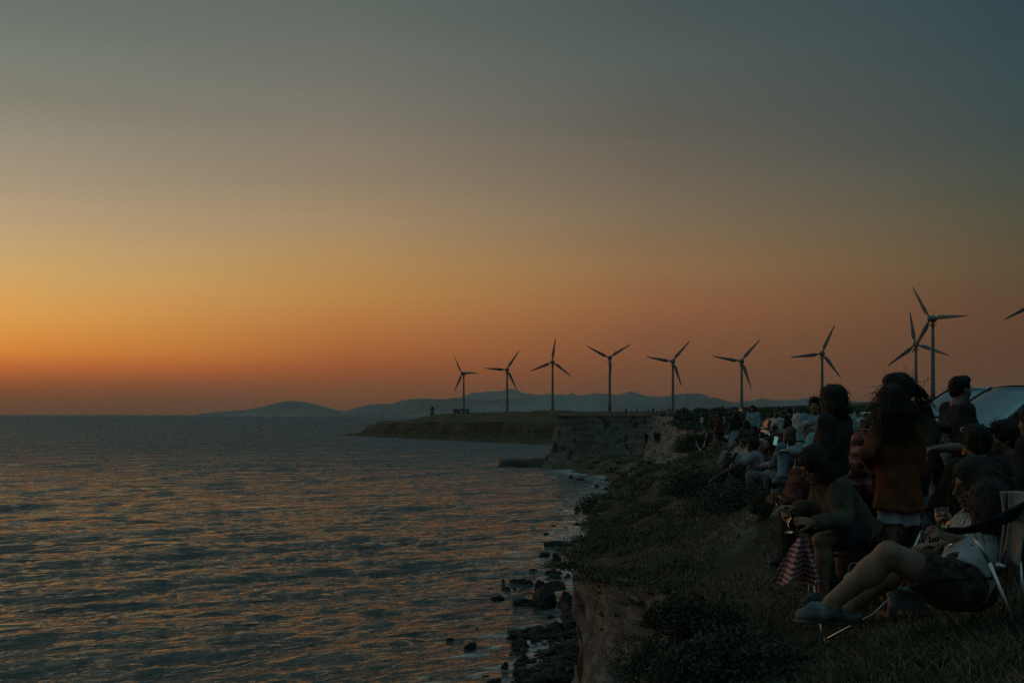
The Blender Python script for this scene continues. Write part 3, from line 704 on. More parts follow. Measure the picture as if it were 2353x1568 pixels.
def mound_points(n, r, rg, lumps=7):
    """points through the upper shell of a lumpy half ball"""
    ce = rg.normal(size=(lumps,3)); ce[:,2] = np.abs(ce[:,2])*.6; ce = ce/ (np.linalg.norm(ce,axis=1,keepdims=True)+1e-9) * rg.uniform(.25,.62,(lumps,1))
    rad = rg.uniform(.34,.55,lumps); k = rg.integers(0,lumps,n)
    q = rg.normal(size=(n,3)); q /= np.linalg.norm(q,axis=1,keepdims=True)
    P = ce[k] + q * (rad[k] * rg.uniform(.72,1.05,n)**.5)[:,None]; P[:,2] = np.abs(P[:,2])
    return P * np.array(r)
class Cards:
    def __init__(s): s.V=[]; s.F=[]; s.b=0
    def add(s, V, Fc): s.V.append(V); s.F.append(Fc+s.b); s.b += len(V)
    def build(s, name, m, parent=None): return mesh_from(name, np.concatenate(s.V), np.concatenate(s.F), m, parent, False)
def inside_path(px_, py_):
    poly = [(1628,1200),(1700,1168),(1790,1165),(1850,1220),(1880,1330),(1830,1400),(1700,1430),(1610,1400),(1580,1350),(1640,1290)]
    c_ = np.zeros(np.shape(px_), bool); j = len(poly)-1
    for i in range(len(poly)):
        xi, yi = poly[i]; xj, yj = poly[j]
        c_ ^= ((yi > py_) != (yj > py_)) & (px_ < (xj-xi)*(py_-yi)/(yj-yi+1e-9)+xi); j = i
    return c_
# cell table of the ground for scattering
CXg = (GX[:-1,:-1]+GX[1:,1:])/2; CYg = (GY[:-1,:-1]+GY[1:,1:])/2; CZg = (GZ[:-1,:-1]+GZ[1:,1:])/2
e1 = np.stack([GX[1:,1:]-GX[:-1,:-1], GY[1:,1:]-GY[:-1,:-1], GZ[1:,1:]-GZ[:-1,:-1]],-1); e2 = np.stack([GX[:-1,1:]-GX[1:,:-1], GY[:-1,1:]-GY[1:,:-1], GZ[:-1,1:]-GZ[1:,:-1]],-1)
cr_ = np.cross(e1,e2); ar_ = np.linalg.norm(cr_,axis=-1)*.5; nzg = np.abs(cr_[...,2])/(2*ar_+1e-9)
Dg = np.hypot(CXg,CYg); PXg, PYg = CX + F*CXg/np.maximum(CYg,.5), HY - F*CZg/np.maximum(CYg,.5)
seen = (CYg>2.5)&(PXg>1150)&(PXg<2700)&(PYg<1950)
def scatter(n, mask, power, rg):
    w_ = np.where(mask, ar_/np.maximum(Dg,2)**power, 0).ravel(); w_ /= w_.sum()
    k = rg.choice(len(w_), n, p=w_); i, j = np.unravel_index(k, ar_.shape)
    a, b_ = rg.random(n), rg.random(n)
    f_ = lambda G: G[i,j]*(1-a)*(1-b_)+G[i+1,j]*a*(1-b_)+G[i,j+1]*(1-a)*b_+G[i+1,j+1]*a*b_
    return np.stack([f_(GX),f_(GY),f_(GZ)],1)
rg = np.random.default_rng(31)
# low scrub over the slopes and the plateau: too many to count
cards = Cards(); cards2 = Cards()
mask = seen & (nzg > np.where(CYg > 55, .74, .66)) & (CYg < 330) & ~(inside_path(PXg,PYg) & (CYg<18)) & ~((CXg>1.6)&(CYg<9.5)&(CYg>3.9)&(CXg/np.maximum(CYg,.1)<.75)) & (fbm(np.stack([CXg/6,CYg/6,CZg*0],-1),3,77)>-.22)
for i, q in enumerate(scatter(1900, mask, 1.75, rg)):
    d = math.hypot(q[0],q[1]); r = rg.uniform(.16,.38)*(1+min(d,200)/45); n = int(min(420, 60 + 2600/d)); 
    lf = max(.035, d*.0022)
    P = mound_points(n, (r, r, r*rg.uniform(.45,.8)), rg) + q - np.array([0,0,r*.15])
    (cards if rg.random() < .72 else cards2).add(*leaf_cards(P, lf, rg))
mface = seen & (nzg < .5) & (CYg < 26)
for q in scatter(150, mface, 1.0, rg):
    r = rg.uniform(.05,.16); cards.add(*leaf_cards(mound_points(90,(r,r,r*.8),rg)+q, .035, rg))
for i in range(130):      # turf and thorn hanging over the lip
    y_ = rg.uniform(9.5, 30); r = rg.uniform(.07,.24)*(.7+y_/30); lx_ = float(np.interp(y_, ys, lx2)); q = np.array([lx_+rg.normal()*.22+.05, y_, 0.0]); q[2] = float(ip(y_, LIPZ)) - .08
    (cards if i % 3 else cards2).add(*leaf_cards(mound_points(150,(r,r,r*.7),rg)+q, .04, rg))
tag(cards.build('scrub', M['scrub']), kind='stuff'); tag(cards2.build('dry_scrub', M['thorn']), kind='stuff')
# tufts of dry grass on the trodden path and round the chairs
cards = Cards()
mask = seen & (nzg>.5) & (CYg<20) & (CYg>3.5) & (CXg/np.maximum(CYg,.1)>.1)
P = scatter(52000, mask, 1.9, rg)
P = P[(fbm(P*np.array([2.2,2.2,0]),3,5) > -.25)]
def blades(P, h, rg, lean=.5, wid=.004):
    n = len(P); a = rg.uniform(0,6.28,n); l = rg.normal(size=(n,2))*lean; hh = (h*rg.uniform(.4,1.4,n))[:,None]
    w_ = np.stack([np.cos(a),np.sin(a),0*a],1)*(wid*np.clip(np.hypot(P[:,0],P[:,1])/6,1,4))[:,None]
    tip = P + np.concatenate([l*hh, hh],1); mid = P + np.concatenate([l*hh*.3, hh*.6],1)
    V = np.stack([P-w_, P+w_, mid+w_*.7, tip, mid-w_*.7],1).reshape(-1,3)
    return V, np.arange(5*n).reshape(n,5)
tag(mesh_from('dry_grass', *blades(P, .055, rg), M['grass'], None, False), kind='stuff')
mask = seen & (CYg<7.2) & (CYg>3.4) & (CXg/np.maximum(CYg,.1)>.12)
P = scatter(15000, mask, 1.5, rg); P = P[fbm(P*np.array([1.6,1.6,0]),3,9) > -.05]
tag(mesh_from('grass', *blades(P, .075, rg, .6), M['green_grass'], None, False), kind='stuff')
# thicket along the skyline of the plateau
cards = Cards()
for i in range(900):
    px_0 = rg.uniform(1560, 2500); d = rg.uniform(120, 300); x = (px_0-CX)/F*d
    z = gz(x, d); top = 2.2*rg.uniform(.5,1.1) if px_0 > 1640 else 1.3*rg.uniform(.4,1)
    # the hedge line is cut level by the wind
    want = (HY - (936 + 2*math.sin(px_0*.03) - max(0,(px_0-1800))*.022))*d/F
    h = min(max(want - z, .7), 5.0)*rg.uniform(.75,1.05) if px_0 > 1640 else top
    r = rg.uniform(1.2,2.6); P = mound_points(190, (r, r, h), rg) + np.array([x,d,z-.1])
    cards.add(*leaf_cards(P, .42*d/200+.15, rg, .2, .6))
tag(cards.build('thicket', M['bush']), kind='stuff')
# single shrubs one can point at: foliage over a short woody stem
def shrub(px_, py_, d, w, h, label, group=None, m='bush', leaf=None, n=None, on_ground=False):
    """(px_,py_) the foot"""
    if on_ground:      # the place on the ground seen at that row
        for dd in np.arange(3.2, 90, .1):
            if HY - F*gz((px_-CX)/F*dd, dd)/dd <= py_: d = dd; break
    p_ = at(px_, py_, d); z = gz(p_.x, d); z = min(z, p_.z)
    t = thing('shrub', label, 'shrub', (p_.x, d, z), 0, group)
    W_ = w*d/F/2; H_ = h*d/F + (p_.z - z)
    n = n or int(min(9000, 1500 + 5.0*w*h)); lf = leaf or max(.03, d*.0021)
    P = mound_points(n, (W_*1.05, W_*.9, H_*1.02), rg, 16)
    mesh_from('foliage', *leaf_cards(P, lf, rg, .3), M[m], t, False)
    st = MB()
    for k in range(7):
        a = k*.9; st.tube([(0,0,-.15),(math.cos(a)*W_*.25,math.sin(a)*W_*.25,H_*.35),(math.cos(a)*W_*.5,math.sin(a)*W_*.5,H_*.62)],[.03*d/10,.02*d/10,.008*d/10],5)
    st.build('stem', M['thorn'], t)
    return t
SG = 'shrubs along the cliff edge'
shrub(1590,1290,19,300,110,'broad dark shrub sprawling over the lip above the bare cliff face',SG)
shrub(1420,1300,17,210,95,'shrub hanging at the left corner over the bare cliff face',SG,'scrub')
shrub(1490,1235,24,230,75,'rounded shrub on the crest behind the broad dark one',SG,'scrub')
shrub(1700,1172,12.2,270,92,'big domed shrub at the end of the path in front of the seated group',SG,on_ground=True)
shrub(1600,1140,22,190,95,'dark shrub left of the big domed one',SG,on_ground=True)
shrub(1765,1180,11.5,100,60,'shrub at the feet of the man in the denim shirt',SG,on_ground=True)
shrub(1530,1560,8.2,260,150,'dark bush filling the gully right of the bare cliff face',SG)
shrub(1660,1560,6.6,330,130,'dark tangled bush in the bottom foreground',SG,'bush',.035,9000,on_ground=True)
shrub(1560,1440,10.5,170,90,'small bush on the path edge above the gully',SG,'scrub',on_ground=True)
shrub(1650,1470,8.6,190,110,'bush spilling down the right side of the gully',SG,'scrub')
shrub(1400,1180,38,150,60,'dark shrub on the seaward corner of the ridge',SG,'scrub')
shrub(1500,1120,60,140,60,'dark shrub halfway along the slope',SG,'scrub')
shrub(1600,1040,95,110,50,'shrub on the upper slope left of the woman in rust red',SG,'scrub')
shrub(1610,946,300,52,18,'large round-topped bush on the skyline beside the sixth turbine',None,'bush',.5,2600)
shrub(1568,947,310,44,12,'low bush on the skyline left of the round-topped one',None,'bush',.5,1500)
shrub(1800,1560,4.3,300,80,'low bush at the bottom edge in front of the seated woman in shorts',SG,'scrub',.03,6000,on_ground=True)
# ================================================================== figures: smooth-union bodies meshed with surface nets
def surface_nets(D, org, h):
    s = D < 0
    c = [s[a:s.shape[0]-1+a, b:s.shape[1]-1+b, d:s.shape[2]-1+d] for a in (0,1) for b in (0,1) for d in (0,1)]
    cnt = sum(x.astype(np.int8) for x in c)
    act = (cnt > 0) & (cnt < 8)
    ci = np.argwhere(act)
    if not len(ci): return np.zeros((0,3)), np.zeros((0,4), int)
    ids = -np.ones(act.shape, dtype=np.int64); ids[act] = np.arange(len(ci))
    offs = np.array([(a,b,d) for a in (0,1) for b in (0,1) for d in (0,1)])
    val = np.stack([D[ci[:,0]+o[0], ci[:,1]+o[1], ci[:,2]+o[2]] for o in offs], 1)
    P = np.zeros((len(ci), 3)); n = np.zeros(len(ci))
    for i in range(8):
        for j in range(i+1, 8):
            if np.abs(offs[i]-offs[j]).sum() != 1: continue
            m = (val[:, i] < 0) != (val[:, j] < 0)
            t = val[m, i] / (val[m, i] - val[m, j])
            P[m] += offs[i] + t[:, None] * (offs[j] - offs[i]); n[m] += 1
    V = org + (ci + P / n[:, None]) * h
    Fs = []
    for ax in range(3):
        o1, o2 = [(1,2),(2,0),(0,1)][ax]
        a = np.moveaxis(s, ax, 0)
        lo = np.take(s, range(0, s.shape[ax]-1), ax); hi = np.take(s, range(1, s.shape[ax]), ax)
        e = np.argwhere(lo != hi)
        ok = (e[:, o1] > 0) & (e[:, o2] > 0) & (e[:, o1] < s.shape[o1]-1) & (e[:, o2] < s.shape[o2]-1)
        e = e[ok]; inside = s[e[:,0], e[:,1], e[:,2]]
        def cell(d1, d2):
            q = e.copy(); q[:, o1] -= d1; q[:, o2] -= d2
            return ids[q[:,0], q[:,1], q[:,2]]
        Q = np.stack([cell(1,1), cell(0,1), cell(0,0), cell(1,0)], 1)
        Q[~inside] = Q[~inside][:, ::-1]
        Fs.append(Q[(Q >= 0).all(1)])
    return V, np.concatenate(Fs)

def v3(p): return np.array([float(p[0]), float(p[1]), float(p[2])])
def cone(a, b, ra, rb=None, k=0.03, cut=None, sub=False):
    return dict(t='c', a=v3(a), b=v3(b), ra=ra, rb=ra if rb is None else rb, k=k, cut=cut, sub=sub)
def ell(c, r, R=None, k=0.02, sub=False):
    r = np.array([r, r, r] if np.isscalar(r) else r, float)
    return dict(t='e', c=v3(c), r=r, R=np.eye(3) if R is None else R, k=k, cut=None, sub=sub)

def sdf_mesh(prims, h, clip=()):
    lo = np.full(3, 1e9); hi = -lo
    for p in prims:
        if p['sub']: continue
        if p['t'] == 'c':
            r = max(p['ra'], p['rb']); lo = np.minimum(lo, np.minimum(p['a'], p['b']) - r); hi = np.maximum(hi, np.maximum(p['a'], p['b']) + r)
        else:
            r = p['r'].max(); lo = np.minimum(lo, p['c'] - r); hi = np.maximum(hi, p['c'] + r)
    lo -= 3 * h; hi += 3 * h
    n = np.ceil((hi - lo) / h).astype(int) + 1
    D = np.full(n, 0.5)
    ax = [lo[i] + np.arange(n[i]) * h for i in range(3)]
    for p in prims:
        if p['t'] == 'c':
            r = max(p['ra'], p['rb']); a0 = np.minimum(p['a'], p['b']) - r; a1 = np.maximum(p['a'], p['b']) + r
        else:
            r = p['r'].max(); a0 = p['c'] - r; a1 = p['c'] + r
        mg = p['k'] + 3 * h
        i0 = np.clip(np.floor((a0 - mg - lo) / h).astype(int), 0, n - 1); i1 = np.clip(np.ceil((a1 + mg - lo) / h).astype(int) + 1, 1, n)
        sl = tuple(slice(i0[i], i1[i]) for i in range(3))
        G = np.stack(np.meshgrid(*[ax[i][sl[i]] for i in range(3)], indexing='ij'), -1)
        if p['t'] == 'c':
            ba = p['b'] - p['a']; pa = G - p['a']; L2 = max(ba @ ba, 1e-9)
            t = np.clip(pa @ ba / L2, 0, 1)
            d = np.linalg.norm(pa - t[..., None] * ba, axis=-1) - (p['ra'] + (p['rb'] - p['ra']) * t)
            if p['cut']:
                u_ = ba / math.sqrt(L2)
                if 'b' in p['cut']: d = np.maximum(d, (G - p['b']) @ u_)
                if 'a' in p['cut']: d = np.maximum(d, (p['a'] - G) @ u_)
        else:
            q = (G - p['c']) @ p['R']
            k0 = np.linalg.norm(q / p['r'], axis=-1); k1 = np.linalg.norm(q / p['r'] ** 2, axis=-1) + 1e-9
            d = k0 * (k0 - 1) / k1
        cur = D[sl]; k = p['k']
        if p['sub']:
            hh = np.maximum(k - np.abs(cur + d), 0) / k
            D[sl] = np.maximum(cur, -d) + hh * hh * k / 4
        else:
            hh = np.maximum(k - np.abs(cur - d), 0) / k
            D[sl] = np.minimum(cur, d) - hh * hh * k / 4
    if clip:
        G = np.stack(np.meshgrid(*ax, indexing='ij'), -1)
        for (pt, nrm) in clip:        # keep the side the normal points away from
            nrm = v3(nrm); nrm /= np.linalg.norm(nrm)
            D = np.maximum(D, (G - v3(pt)) @ nrm)
    return surface_nets(D, lo, h)

def vnormals(V, Fc):
    a = V[Fc[:, 2]] - V[Fc[:, 0]]; b = V[Fc[:, 3]] - V[Fc[:, 1]]
    n = np.cross(a, b); N_ = np.zeros_like(V)
    for i in range(4): np.add.at(N_, Fc[:, i], n)
    return N_ / (np.linalg.norm(N_, axis=1, keepdims=True) + 1e-12)
def crumple(V, Fc, amp, scale=(9, 9, 4), seed=0):
    n = vnormals(V, Fc)
    return V + n * (amp * fbm(V * np.array(scale), 3, seed))[:, None]

def unit(v):
    v = v3(v); return v / (np.linalg.norm(v) + 1e-12)

# templates: x right, y forward, z up, for a 1.75 m adult
POSES = {
 'stand': dict(pelvis=(0,0,.95), chest=(0,-.01,1.28), neck=(0,-.02,1.49), head=(0,.015,1.625), shL=(-.166,-.02,1.43), shR=(.166,-.02,1.43), elL=(-.215,-.03,1.15), elR=(.215,-.03,1.15),
               wrL=(-.225,.07,.91), wrR=(.225,.07,.91), hipL=(-.09,0,.92), hipR=(.09,0,.92), knL=(-.10,.03,.50), knR=(.11,.0,.50), anL=(-.11,-.02,.09), anR=(.13,-.03,.09), toL=(-.13,.15,.04), toR=(.17,.14,.04)),
 'phone': dict(pelvis=(0,0,.95), chest=(0,-.01,1.28), neck=(0,-.02,1.49), head=(0,.025,1.62), shL=(-.166,-.02,1.43), shR=(.166,-.02,1.43), elL=(-.215,.02,1.16), elR=(.26,.08,1.2),
               wrL=(-.12,.22,1.12), wrR=(.1,.27,1.36), hipL=(-.09,0,.92), hipR=(.09,0,.92), knL=(-.10,.03,.50), knR=(.11,.0,.50), anL=(-.11,-.02,.09), anR=(.13,-.03,.09), toL=(-.13,.15,.04), toR=(.17,.14,.04)),
 'sit':   dict(pelvis=(0,-.02,.50), chest=(0,-.10,.84), neck=(0,-.10,1.04), head=(0,-.05,1.175), shL=(-.166,-.10,.98), shR=(.166,-.10,.98), elL=(-.25,.02,.72), elR=(.25,.02,.72),
               wrL=(-.15,.26,.68), wrR=(.15,.26,.68), hipL=(-.09,0,.49), hipR=(.09,0,.49), knL=(-.13,.44,.52), knR=(.13,.44,.50), anL=(-.13,.45,.09), anR=(.14,.40,.09), toL=(-.14,.62,.04), toR=(.17,.57,.04)),
 'lounge':dict(pelvis=(0,-.05,.42), chest=(0,-.22,.74), neck=(0,-.27,.93), head=(0,-.23,1.065), shL=(-.166,-.24,.88), shR=(.166,-.24,.88), elL=(-.27,-.06,.64), elR=(.27,-.06,.64),
               wrL=(-.19,.2,.60), wrR=(.19,.2,.60), hipL=(-.09,-.03,.41), hipR=(.09,-.03,.41), knL=(-.13,.42,.52), knR=(.13,.40,.48), anL=(-.13,.56,.10), anR=(.14,.50,.10), toL=(-.14,.73,.06), toR=(.17,.67,.06)),
 'floor': dict(pelvis=(0,0,.13), chest=(0,-.12,.47), neck=(0,-.10,.67), head=(0,-.05,.80), shL=(-.166,-.11,.61), shR=(.166,-.11,.61), elL=(-.26,.06,.40), elR=(.26,.06,.40),
               wrL=(-.12,.30,.42), wrR=(.12,.30,.42), hipL=(-.09,.02,.12), hipR=(.09,.02,.12), knL=(-.15,.36,.45), knR=(.15,.36,.45), anL=(-.13,.56,.08), anR=(.13,.56,.08), toL=(-.13,.73,.04), toR=(.15,.73,.04)),
}
def pose(name, s=1.0, **over):
    J = {k: np.array(v, float) * s for k, v in POSES[name].items()}
    for k, v in over.items(): J[k] = np.array(v, float) * s
    return J

def head_frame(face, tilt_up=(0, 0, 1)):
    f = unit(face); r = unit(np.cross(f, v3(tilt_up))); u_ = np.cross(r, f)
    return np.stack([r, f, u_], 1)          # columns: right, forward, up

def hand_prims(wr, d, nrm, curl=0.6, thumb=1, s=1.0, spread=0.012):
    """palm and five fingers; d along the hand, nrm out of the back of the hand"""
    d = unit(d); nrm = unit(v3(nrm) - d * (v3(nrm) @ d)); side = np.cross(d, nrm)
    wr = v3(wr); P = []
    R_ = np.stack([side, d, nrm], 1)
    P.append(ell(wr + d * .05 * s, (.040*s, .052*s, .015*s), R_, k=.012))
    P.append(cone(wr - d*.02, wr + d * .03 * s, .024*s, .022*s, k=.02))
    for q, (off, ln) in enumerate([(.029,.072),(.010,.080),(-.010,.075),(-.028,.058)]):
        a = wr + d * .090 * s + side * off * s; ang = 0
        for seg, fr in enumerate((.45, .32, .23)):
            ang += curl * (0.9 + .12 * q) * (.8 if seg == 0 else 1.0)
            dr = d * math.cos(ang) - nrm * math.sin(ang) + side * off * .8
            b = a + unit(dr) * ln * fr * s * 1.15
            P.append(cone(a, b, (.0095 - .0012*seg)*s, (.0088 - .0012*seg)*s, k=.004)); a = b
    a = wr + d * .025 * s + side * thumb * .032 * s
    d1 = unit(d * .75 + side * thumb * .6 - nrm * .35); b = a + d1 * .04 * s; P.append(cone(a, b, .012*s, .0105*s, k=.008))
    d2 = unit(d * .9 + side * thumb * .1 - nrm * (.3 + curl * .4)); P.append(cone(b, b + d2 * .032 * s, .0105*s, .009*s, k=.004))
    return P

def torso_axes(J):
    ax = unit(J['shR'] - J['shL']); up = unit(J['neck'] - J['pelvis']); fw = unit(np.cross(up, ax)); return ax, up, fw

def body_prims(J, R, s=1.0, face=True, female=False, head_s=1.0, leg_s=1.0):
    ax, up, fw = torso_axes(J)
    P = []
    hx = unit(J['hipR'] - J['hipL'])
    w = .92 if female else 1.0
    for q in (-1, 1):
        P.append(cone(J['pelvis'] + hx*q*.075*s, (J['pelvis']+J['chest'])/2 + ax*q*.055*s*w, .105*s, .088*s*w, .05))
        P.append(cone((J['pelvis']+J['chest'])/2 + ax*q*.055*s*w, J['chest'] + ax*q*.085*s*w, .09*s*w, .102*s*w, .05))
        P.append(cone(J['chest'] + ax*q*.07*s, (J['shR'] if q > 0 else J['shL']) - up*.01*s, .095*s*w, .058*s, .05))
        if female: P.append(ell(J['chest'] + ax*q*.075*s + fw*.085*s - up*.02*s, .062*s, k=.04))
    P.append(cone(J['chest'] + up*.1*s, J['neck'], .085*s, .058*s, .05))
    hc = J['head']
    P.append(cone(J['neck'] - up*.02*s, hc - R[:,2]*.05*s - R[:,1]*.015*s, .056*s*w, .05*s*w, .03))
    h = s * head_s
    def hp(x, y, z): return hc + R @ (np.array([x, y, z]) * h)
    P.append(ell(hp(0,-.012,.03), np.array((.073,.094,.088))*h, R, .02))
    P.append(ell(hp(0,.028,-.045), np.array((.057,.066,.076))*h, R, .03))
    if face:
        P.append(ell(hp(0,.068,-.098), .021*h, k=.02))
        P.append(cone(hp(0,.088,.012), hp(0,.112,-.024), .008*h, .0125*h, .012))
        P.append(cone(hp(-.042,.078,.028), hp(.042,.078,.028), .012*h, None, .015))
        P.append(cone(hp(-.02,.09,-.058), hp(.02,.09,-.058), .0075*h, None, .008))
        for q in (-1, 1):
            P.append(ell(hp(q*.033,.082,.008), .0135*h, k=.01, sub=True))
            P.append(ell(hp(q*.032,.072,.008), .0125*h, k=.004))
            P.append(ell(hp(q*.074,-.006,-.012), np.array((.010,.022,.032))*h, R, .008))
            P.append(ell(hp(q*.04,.058,-.03), .024*h, k=.02))
    for q in 'LR':
        P.append(cone(J['sh'+q], J['el'+q], .048*s*w, .037*s*w, .04))
        mid = J['el'+q]*.7 + J['wr'+q]*.3
        P.append(cone(J['el'+q], mid, .039*s*w, .041*s*w, .02)); P.append(cone(mid, J['wr'+q], .041*s*w, .027*s*w, .02))
        P.append(cone(J['hip'+q], J['kn'+q], .09*s*leg_s, .056*s*leg_s, .05))
        cm = J['kn'+q]*.68 + J['an'+q]*.32
        back = unit(J['an'+q]-J['to'+q]); back = back - unit(J['an'+q]-J['kn'+q]) * (back @ unit(J['an'+q]-J['kn'+q]))
        P.append(cone(J['kn'+q], cm + back*.02*s, .050*s*leg_s, .056*s*leg_s, .03)); P.append(cone(cm + back*.02*s, J['an'+q]*.9+cm*.1, .056*s*leg_s, .035*s, .04)); P.append(cone(J['kn'+q] - back*.012*s, J['an'+q] - back*.004*s, .038*s*leg_s, .034*s, .03))
        P.append(ell(J['kn'+q] - back*.030*s, .034*s*leg_s, k=.025))
        sd_ = np.cross(unit(J['an'+q]-J['kn'+q]), unit(back + 1e-9))
        for e_ in (-1, 1): P.append(ell(J['an'+q] + sd_*e_*.030*s, .015*s, k=.02))
        P.append(cone(J['an'+q] - v3((0,0,.035*s)), J['to'+q] + unit(J['an'+q]-J['to'+q])*.05*s, .038*s, .028*s, .03))
    return P

def top_prims(J, s=1.0, g=.016, sleeve='long', hem=0.0, flare=0.0, female=False, k=.05):
    ax, up, fw = torso_axes(J); P = []
    w = .94 if female else 1.0
    hx = unit(J['hipR'] - J['hipL']); pel = J['pelvis'] - up * hem
    mid = (J['pelvis'] + J['chest']) / 2
    for q in (-1, 1):
        P.append(cone(mid + ax*q*.058*s, pel + hx*q*(.07 + flare*.4)*s, (.098+g)*s*w, (.108 + g + flare*.5)*s, k, 'b'))
        P.append(cone(mid + ax*q*.058*s, J['chest'] + ax*q*.085*s, (.095+g)*s*w, (.106+g)*s*w, k))
        P.append(cone(J['chest'] + ax*q*.07*s, (J['shR'] if q > 0 else J['shL']) - up*.008*s, (.1+g)*s*w, (.062+g*.6)*s, k))
        if female: P.append(ell(J['chest'] + ax*q*.075*s + fw*.088*s - up*.02*s, (.06+g*.5)*s, k=.05))
    P.append(cone(J['chest'] + up*.1*s, J['neck'] - up*.015*s, (.088+g*.7)*s, (.062+g*.3)*s, k, 'b'))
    for q in 'LR':
        if sleeve == 'none': continue
        if sleeve == 'long':
            P.append(cone(J['sh'+q], J['el'+q], (.056+g)*s, (.046+g*.8)*s, k)); P.append(cone(J['el'+q], J['wr'+q], (.046+g*.8)*s, (.034+g*.6)*s, k*.7, 'b'))
        elif sleeve == 'half':
            P.append(cone(J['sh'+q], J['el'+q], (.056+g)*s, (.05+g)*s, k)); P.append(cone(J['el'+q], J['el'+q]*.6+J['wr'+q]*.4, (.05+g)*s, (.045+g)*s, k*.7, 'b'))
        else: P.append(cone(J['sh'+q], J['sh'+q]*.35 + J['el'+q]*.65, (.056+g)*s, (.054+g*1.3)*s, k, 'b'))
    return P

def leg_prims(J, s=1.0, g=.014, to=1.0, wide=0.0, extra=()):
    """trousers (to=1: to the ankle) or shorts (to<0.5)"""
    P = list(extra); hx = unit(J['hipR'] - J['hipL'])
    up = unit((J['chest'] - J['pelvis']))
    for q in (-1, 1): P.append(cone(J['pelvis'] + hx*q*.075*s, J['pelvis'] + hx*q*.062*s + up*.06*s, (.108+g)*s, (.098+g)*s, .05, 'b'))
    for q in 'LR':
        if to < .55: P.append(cone(J['hip'+q], J['hip'+q] + (J['kn'+q]-J['hip'+q])*to*2, (.094+g)*s, (.086+g+wide)*s, .05, 'b'))
        else:
            P.append(cone(J['hip'+q], J['kn'+q], (.093+g)*s, (.062+g)*s, .05))
            P.append(cone(J['kn'+q], J['kn'+q] + (J['an'+q]-J['kn'+q])*.97, (.062+g)*s, (.046+g+wide)*s, .03, 'b'))
    return P
def skirt_prims(J, s=1.0, length=.55, flare=.09):
    up = unit(J['chest'] - J['pelvis']); P = []
    hx = unit(J['hipR'] - J['hipL']); a = J['pelvis'] + up*.1*s
    for q in (-1, 0, 1):
        P.append(cone(a + hx*q*.05*s, J['pelvis'] + hx*q*.07*s, .1*s, .125*s, .05))
        P.append(cone(J['pelvis'] + hx*q*.07*s, (J['pelvis'] - v3((0,0,length*s))) + hx*q*.1*s, .125*s, (.12+flare)*s, .05, 'b'))
    return P
def shoe_prims(J, q, s=1.0, g=.006):
    a = J['an'+q]; t = J['to'+q]; b = a - v3((0,0,.045*s)); back = unit(v3((a[0]-t[0], a[1]-t[1], 0)))
    dz = v3((0,0,.008*s))
    return [cone(b + back*.03*s - dz, t - dz, (.033+g)*s, (.028+g)*s, .02), cone(a, b, (.037+g)*s, (.036+g)*s, .02, 'a'), cone(b, t*.7+b*.3, (.034+g)*s, (.038+g)*s, .02), ell(a*.45+t*.55 + dz*1.2, .028*s, k=.03)]
def sole_prims(J, q, s=1.0):
    a = J['an'+q]; t = J['to'+q]; b = a - v3((0,0,.045*s)); d = unit(v3((t[0]-a[0], t[1]-a[1], 0))); sd = np.array((-d[1], d[0], 0)); dn = v3((0,0,-.036*s))
    return [ell((b*.72+t*.28) + dn - d*.01, np.array((.036,.082,.013))*s, np.stack([sd, d, v3((0,0,1))], 1), .02), ell((b*.15+t*.85) + dn, np.array((.038,.070,.012))*s, np.stack([sd, d, v3((0,0,1))], 1), .02)]

# ---- hair
def hair_short(J, R, s=1.0, vol=1.0, fringe=.045):
    hc = J['head']
    def hp(x, y, z): return hc + R @ (np.array([x, y, z]) * s)
    P = [ell(hp(0,-.018,.045), np.array((.083,.10,.088))*s*vol, R, .02), ell(hp(0,-.05,-.005), np.array((.076,.062,.075))*s*vol, R, .03), ell(hp(0,.045,.098), np.array((.06,.05,.032))*s*vol, R, .03)]
    P.append(ell(hp(0,.105,-.03), np.array((.07,.07,.085))*s, R, .012, True))
    P.append(ell(hp(0,.04,-.09), np.array((.09,.06,.06))*s, R, .012, True))
    return P
def hair_long(J, R, s=1.0, vol=1.0, length=.3, drift=(0,0,0)):
    hc = J['head']; drift = v3(drift)
    def hp(x, y, z): return hc + R @ (np.array([x, y, z]) * s)
    dn = v3((0,0,-1))
    P = [ell(hp(0,-.02,.04), np.array((.09,.107,.096))*s*vol, R, .02)]
    for q in (-1, -.4, .4, 1):
        a = hp(q*.06, -.06 + .03*abs(q), .0); b = hp(q*.082, -.085 + .04*abs(q), -.09)
        c_ = b + dn*length*s + drift*length*(1 + .3*q) + R[:,0]*q*.02
        P.append(cone(a, b, .055*s*vol, .055*s*vol, .04)); P.append(cone(b, c_, .055*s*vol, .03*s*vol, .05))
    P.append(ell(hp(0,.112,-.03), np.array((.066,.07,.1))*s, R, .015, True))
    return P
def strands(start_fn, n, seed, seg=7, r=.0022, length=(.12,.25), sag=1.0, drift=(0,0,0), curl=.02, out=.6):
    """thin hair strands: start_fn(random) -> (point, outward direction)"""
    rg = np.random.default_rng(seed); mb = MB(); drift = v3(drift)
    for i in range(n):
        p, o = start_fn(rg); p = v3(p); d = unit(o) * out + v3((0,0,-.35)) * sag + drift * rg.uniform(.5, 1.3) + rg.normal(size=3) * .18
        d = unit(d); L_ = rg.uniform(*length); pts = [p]; ph = rg.uniform(0, 6, 3)
        for k in range(seg):
            d = unit(d + v3((0,0,-1)) * .22 * sag + drift * .18 + np.sin(ph + k * 1.1) * curl * 8)
            p = p + d * L_ / seg; pts.append(p)
        mb.tube(pts, [r * (1 - .75 * k / seg) for k in range(seg + 1)], 3, False)
    return mb
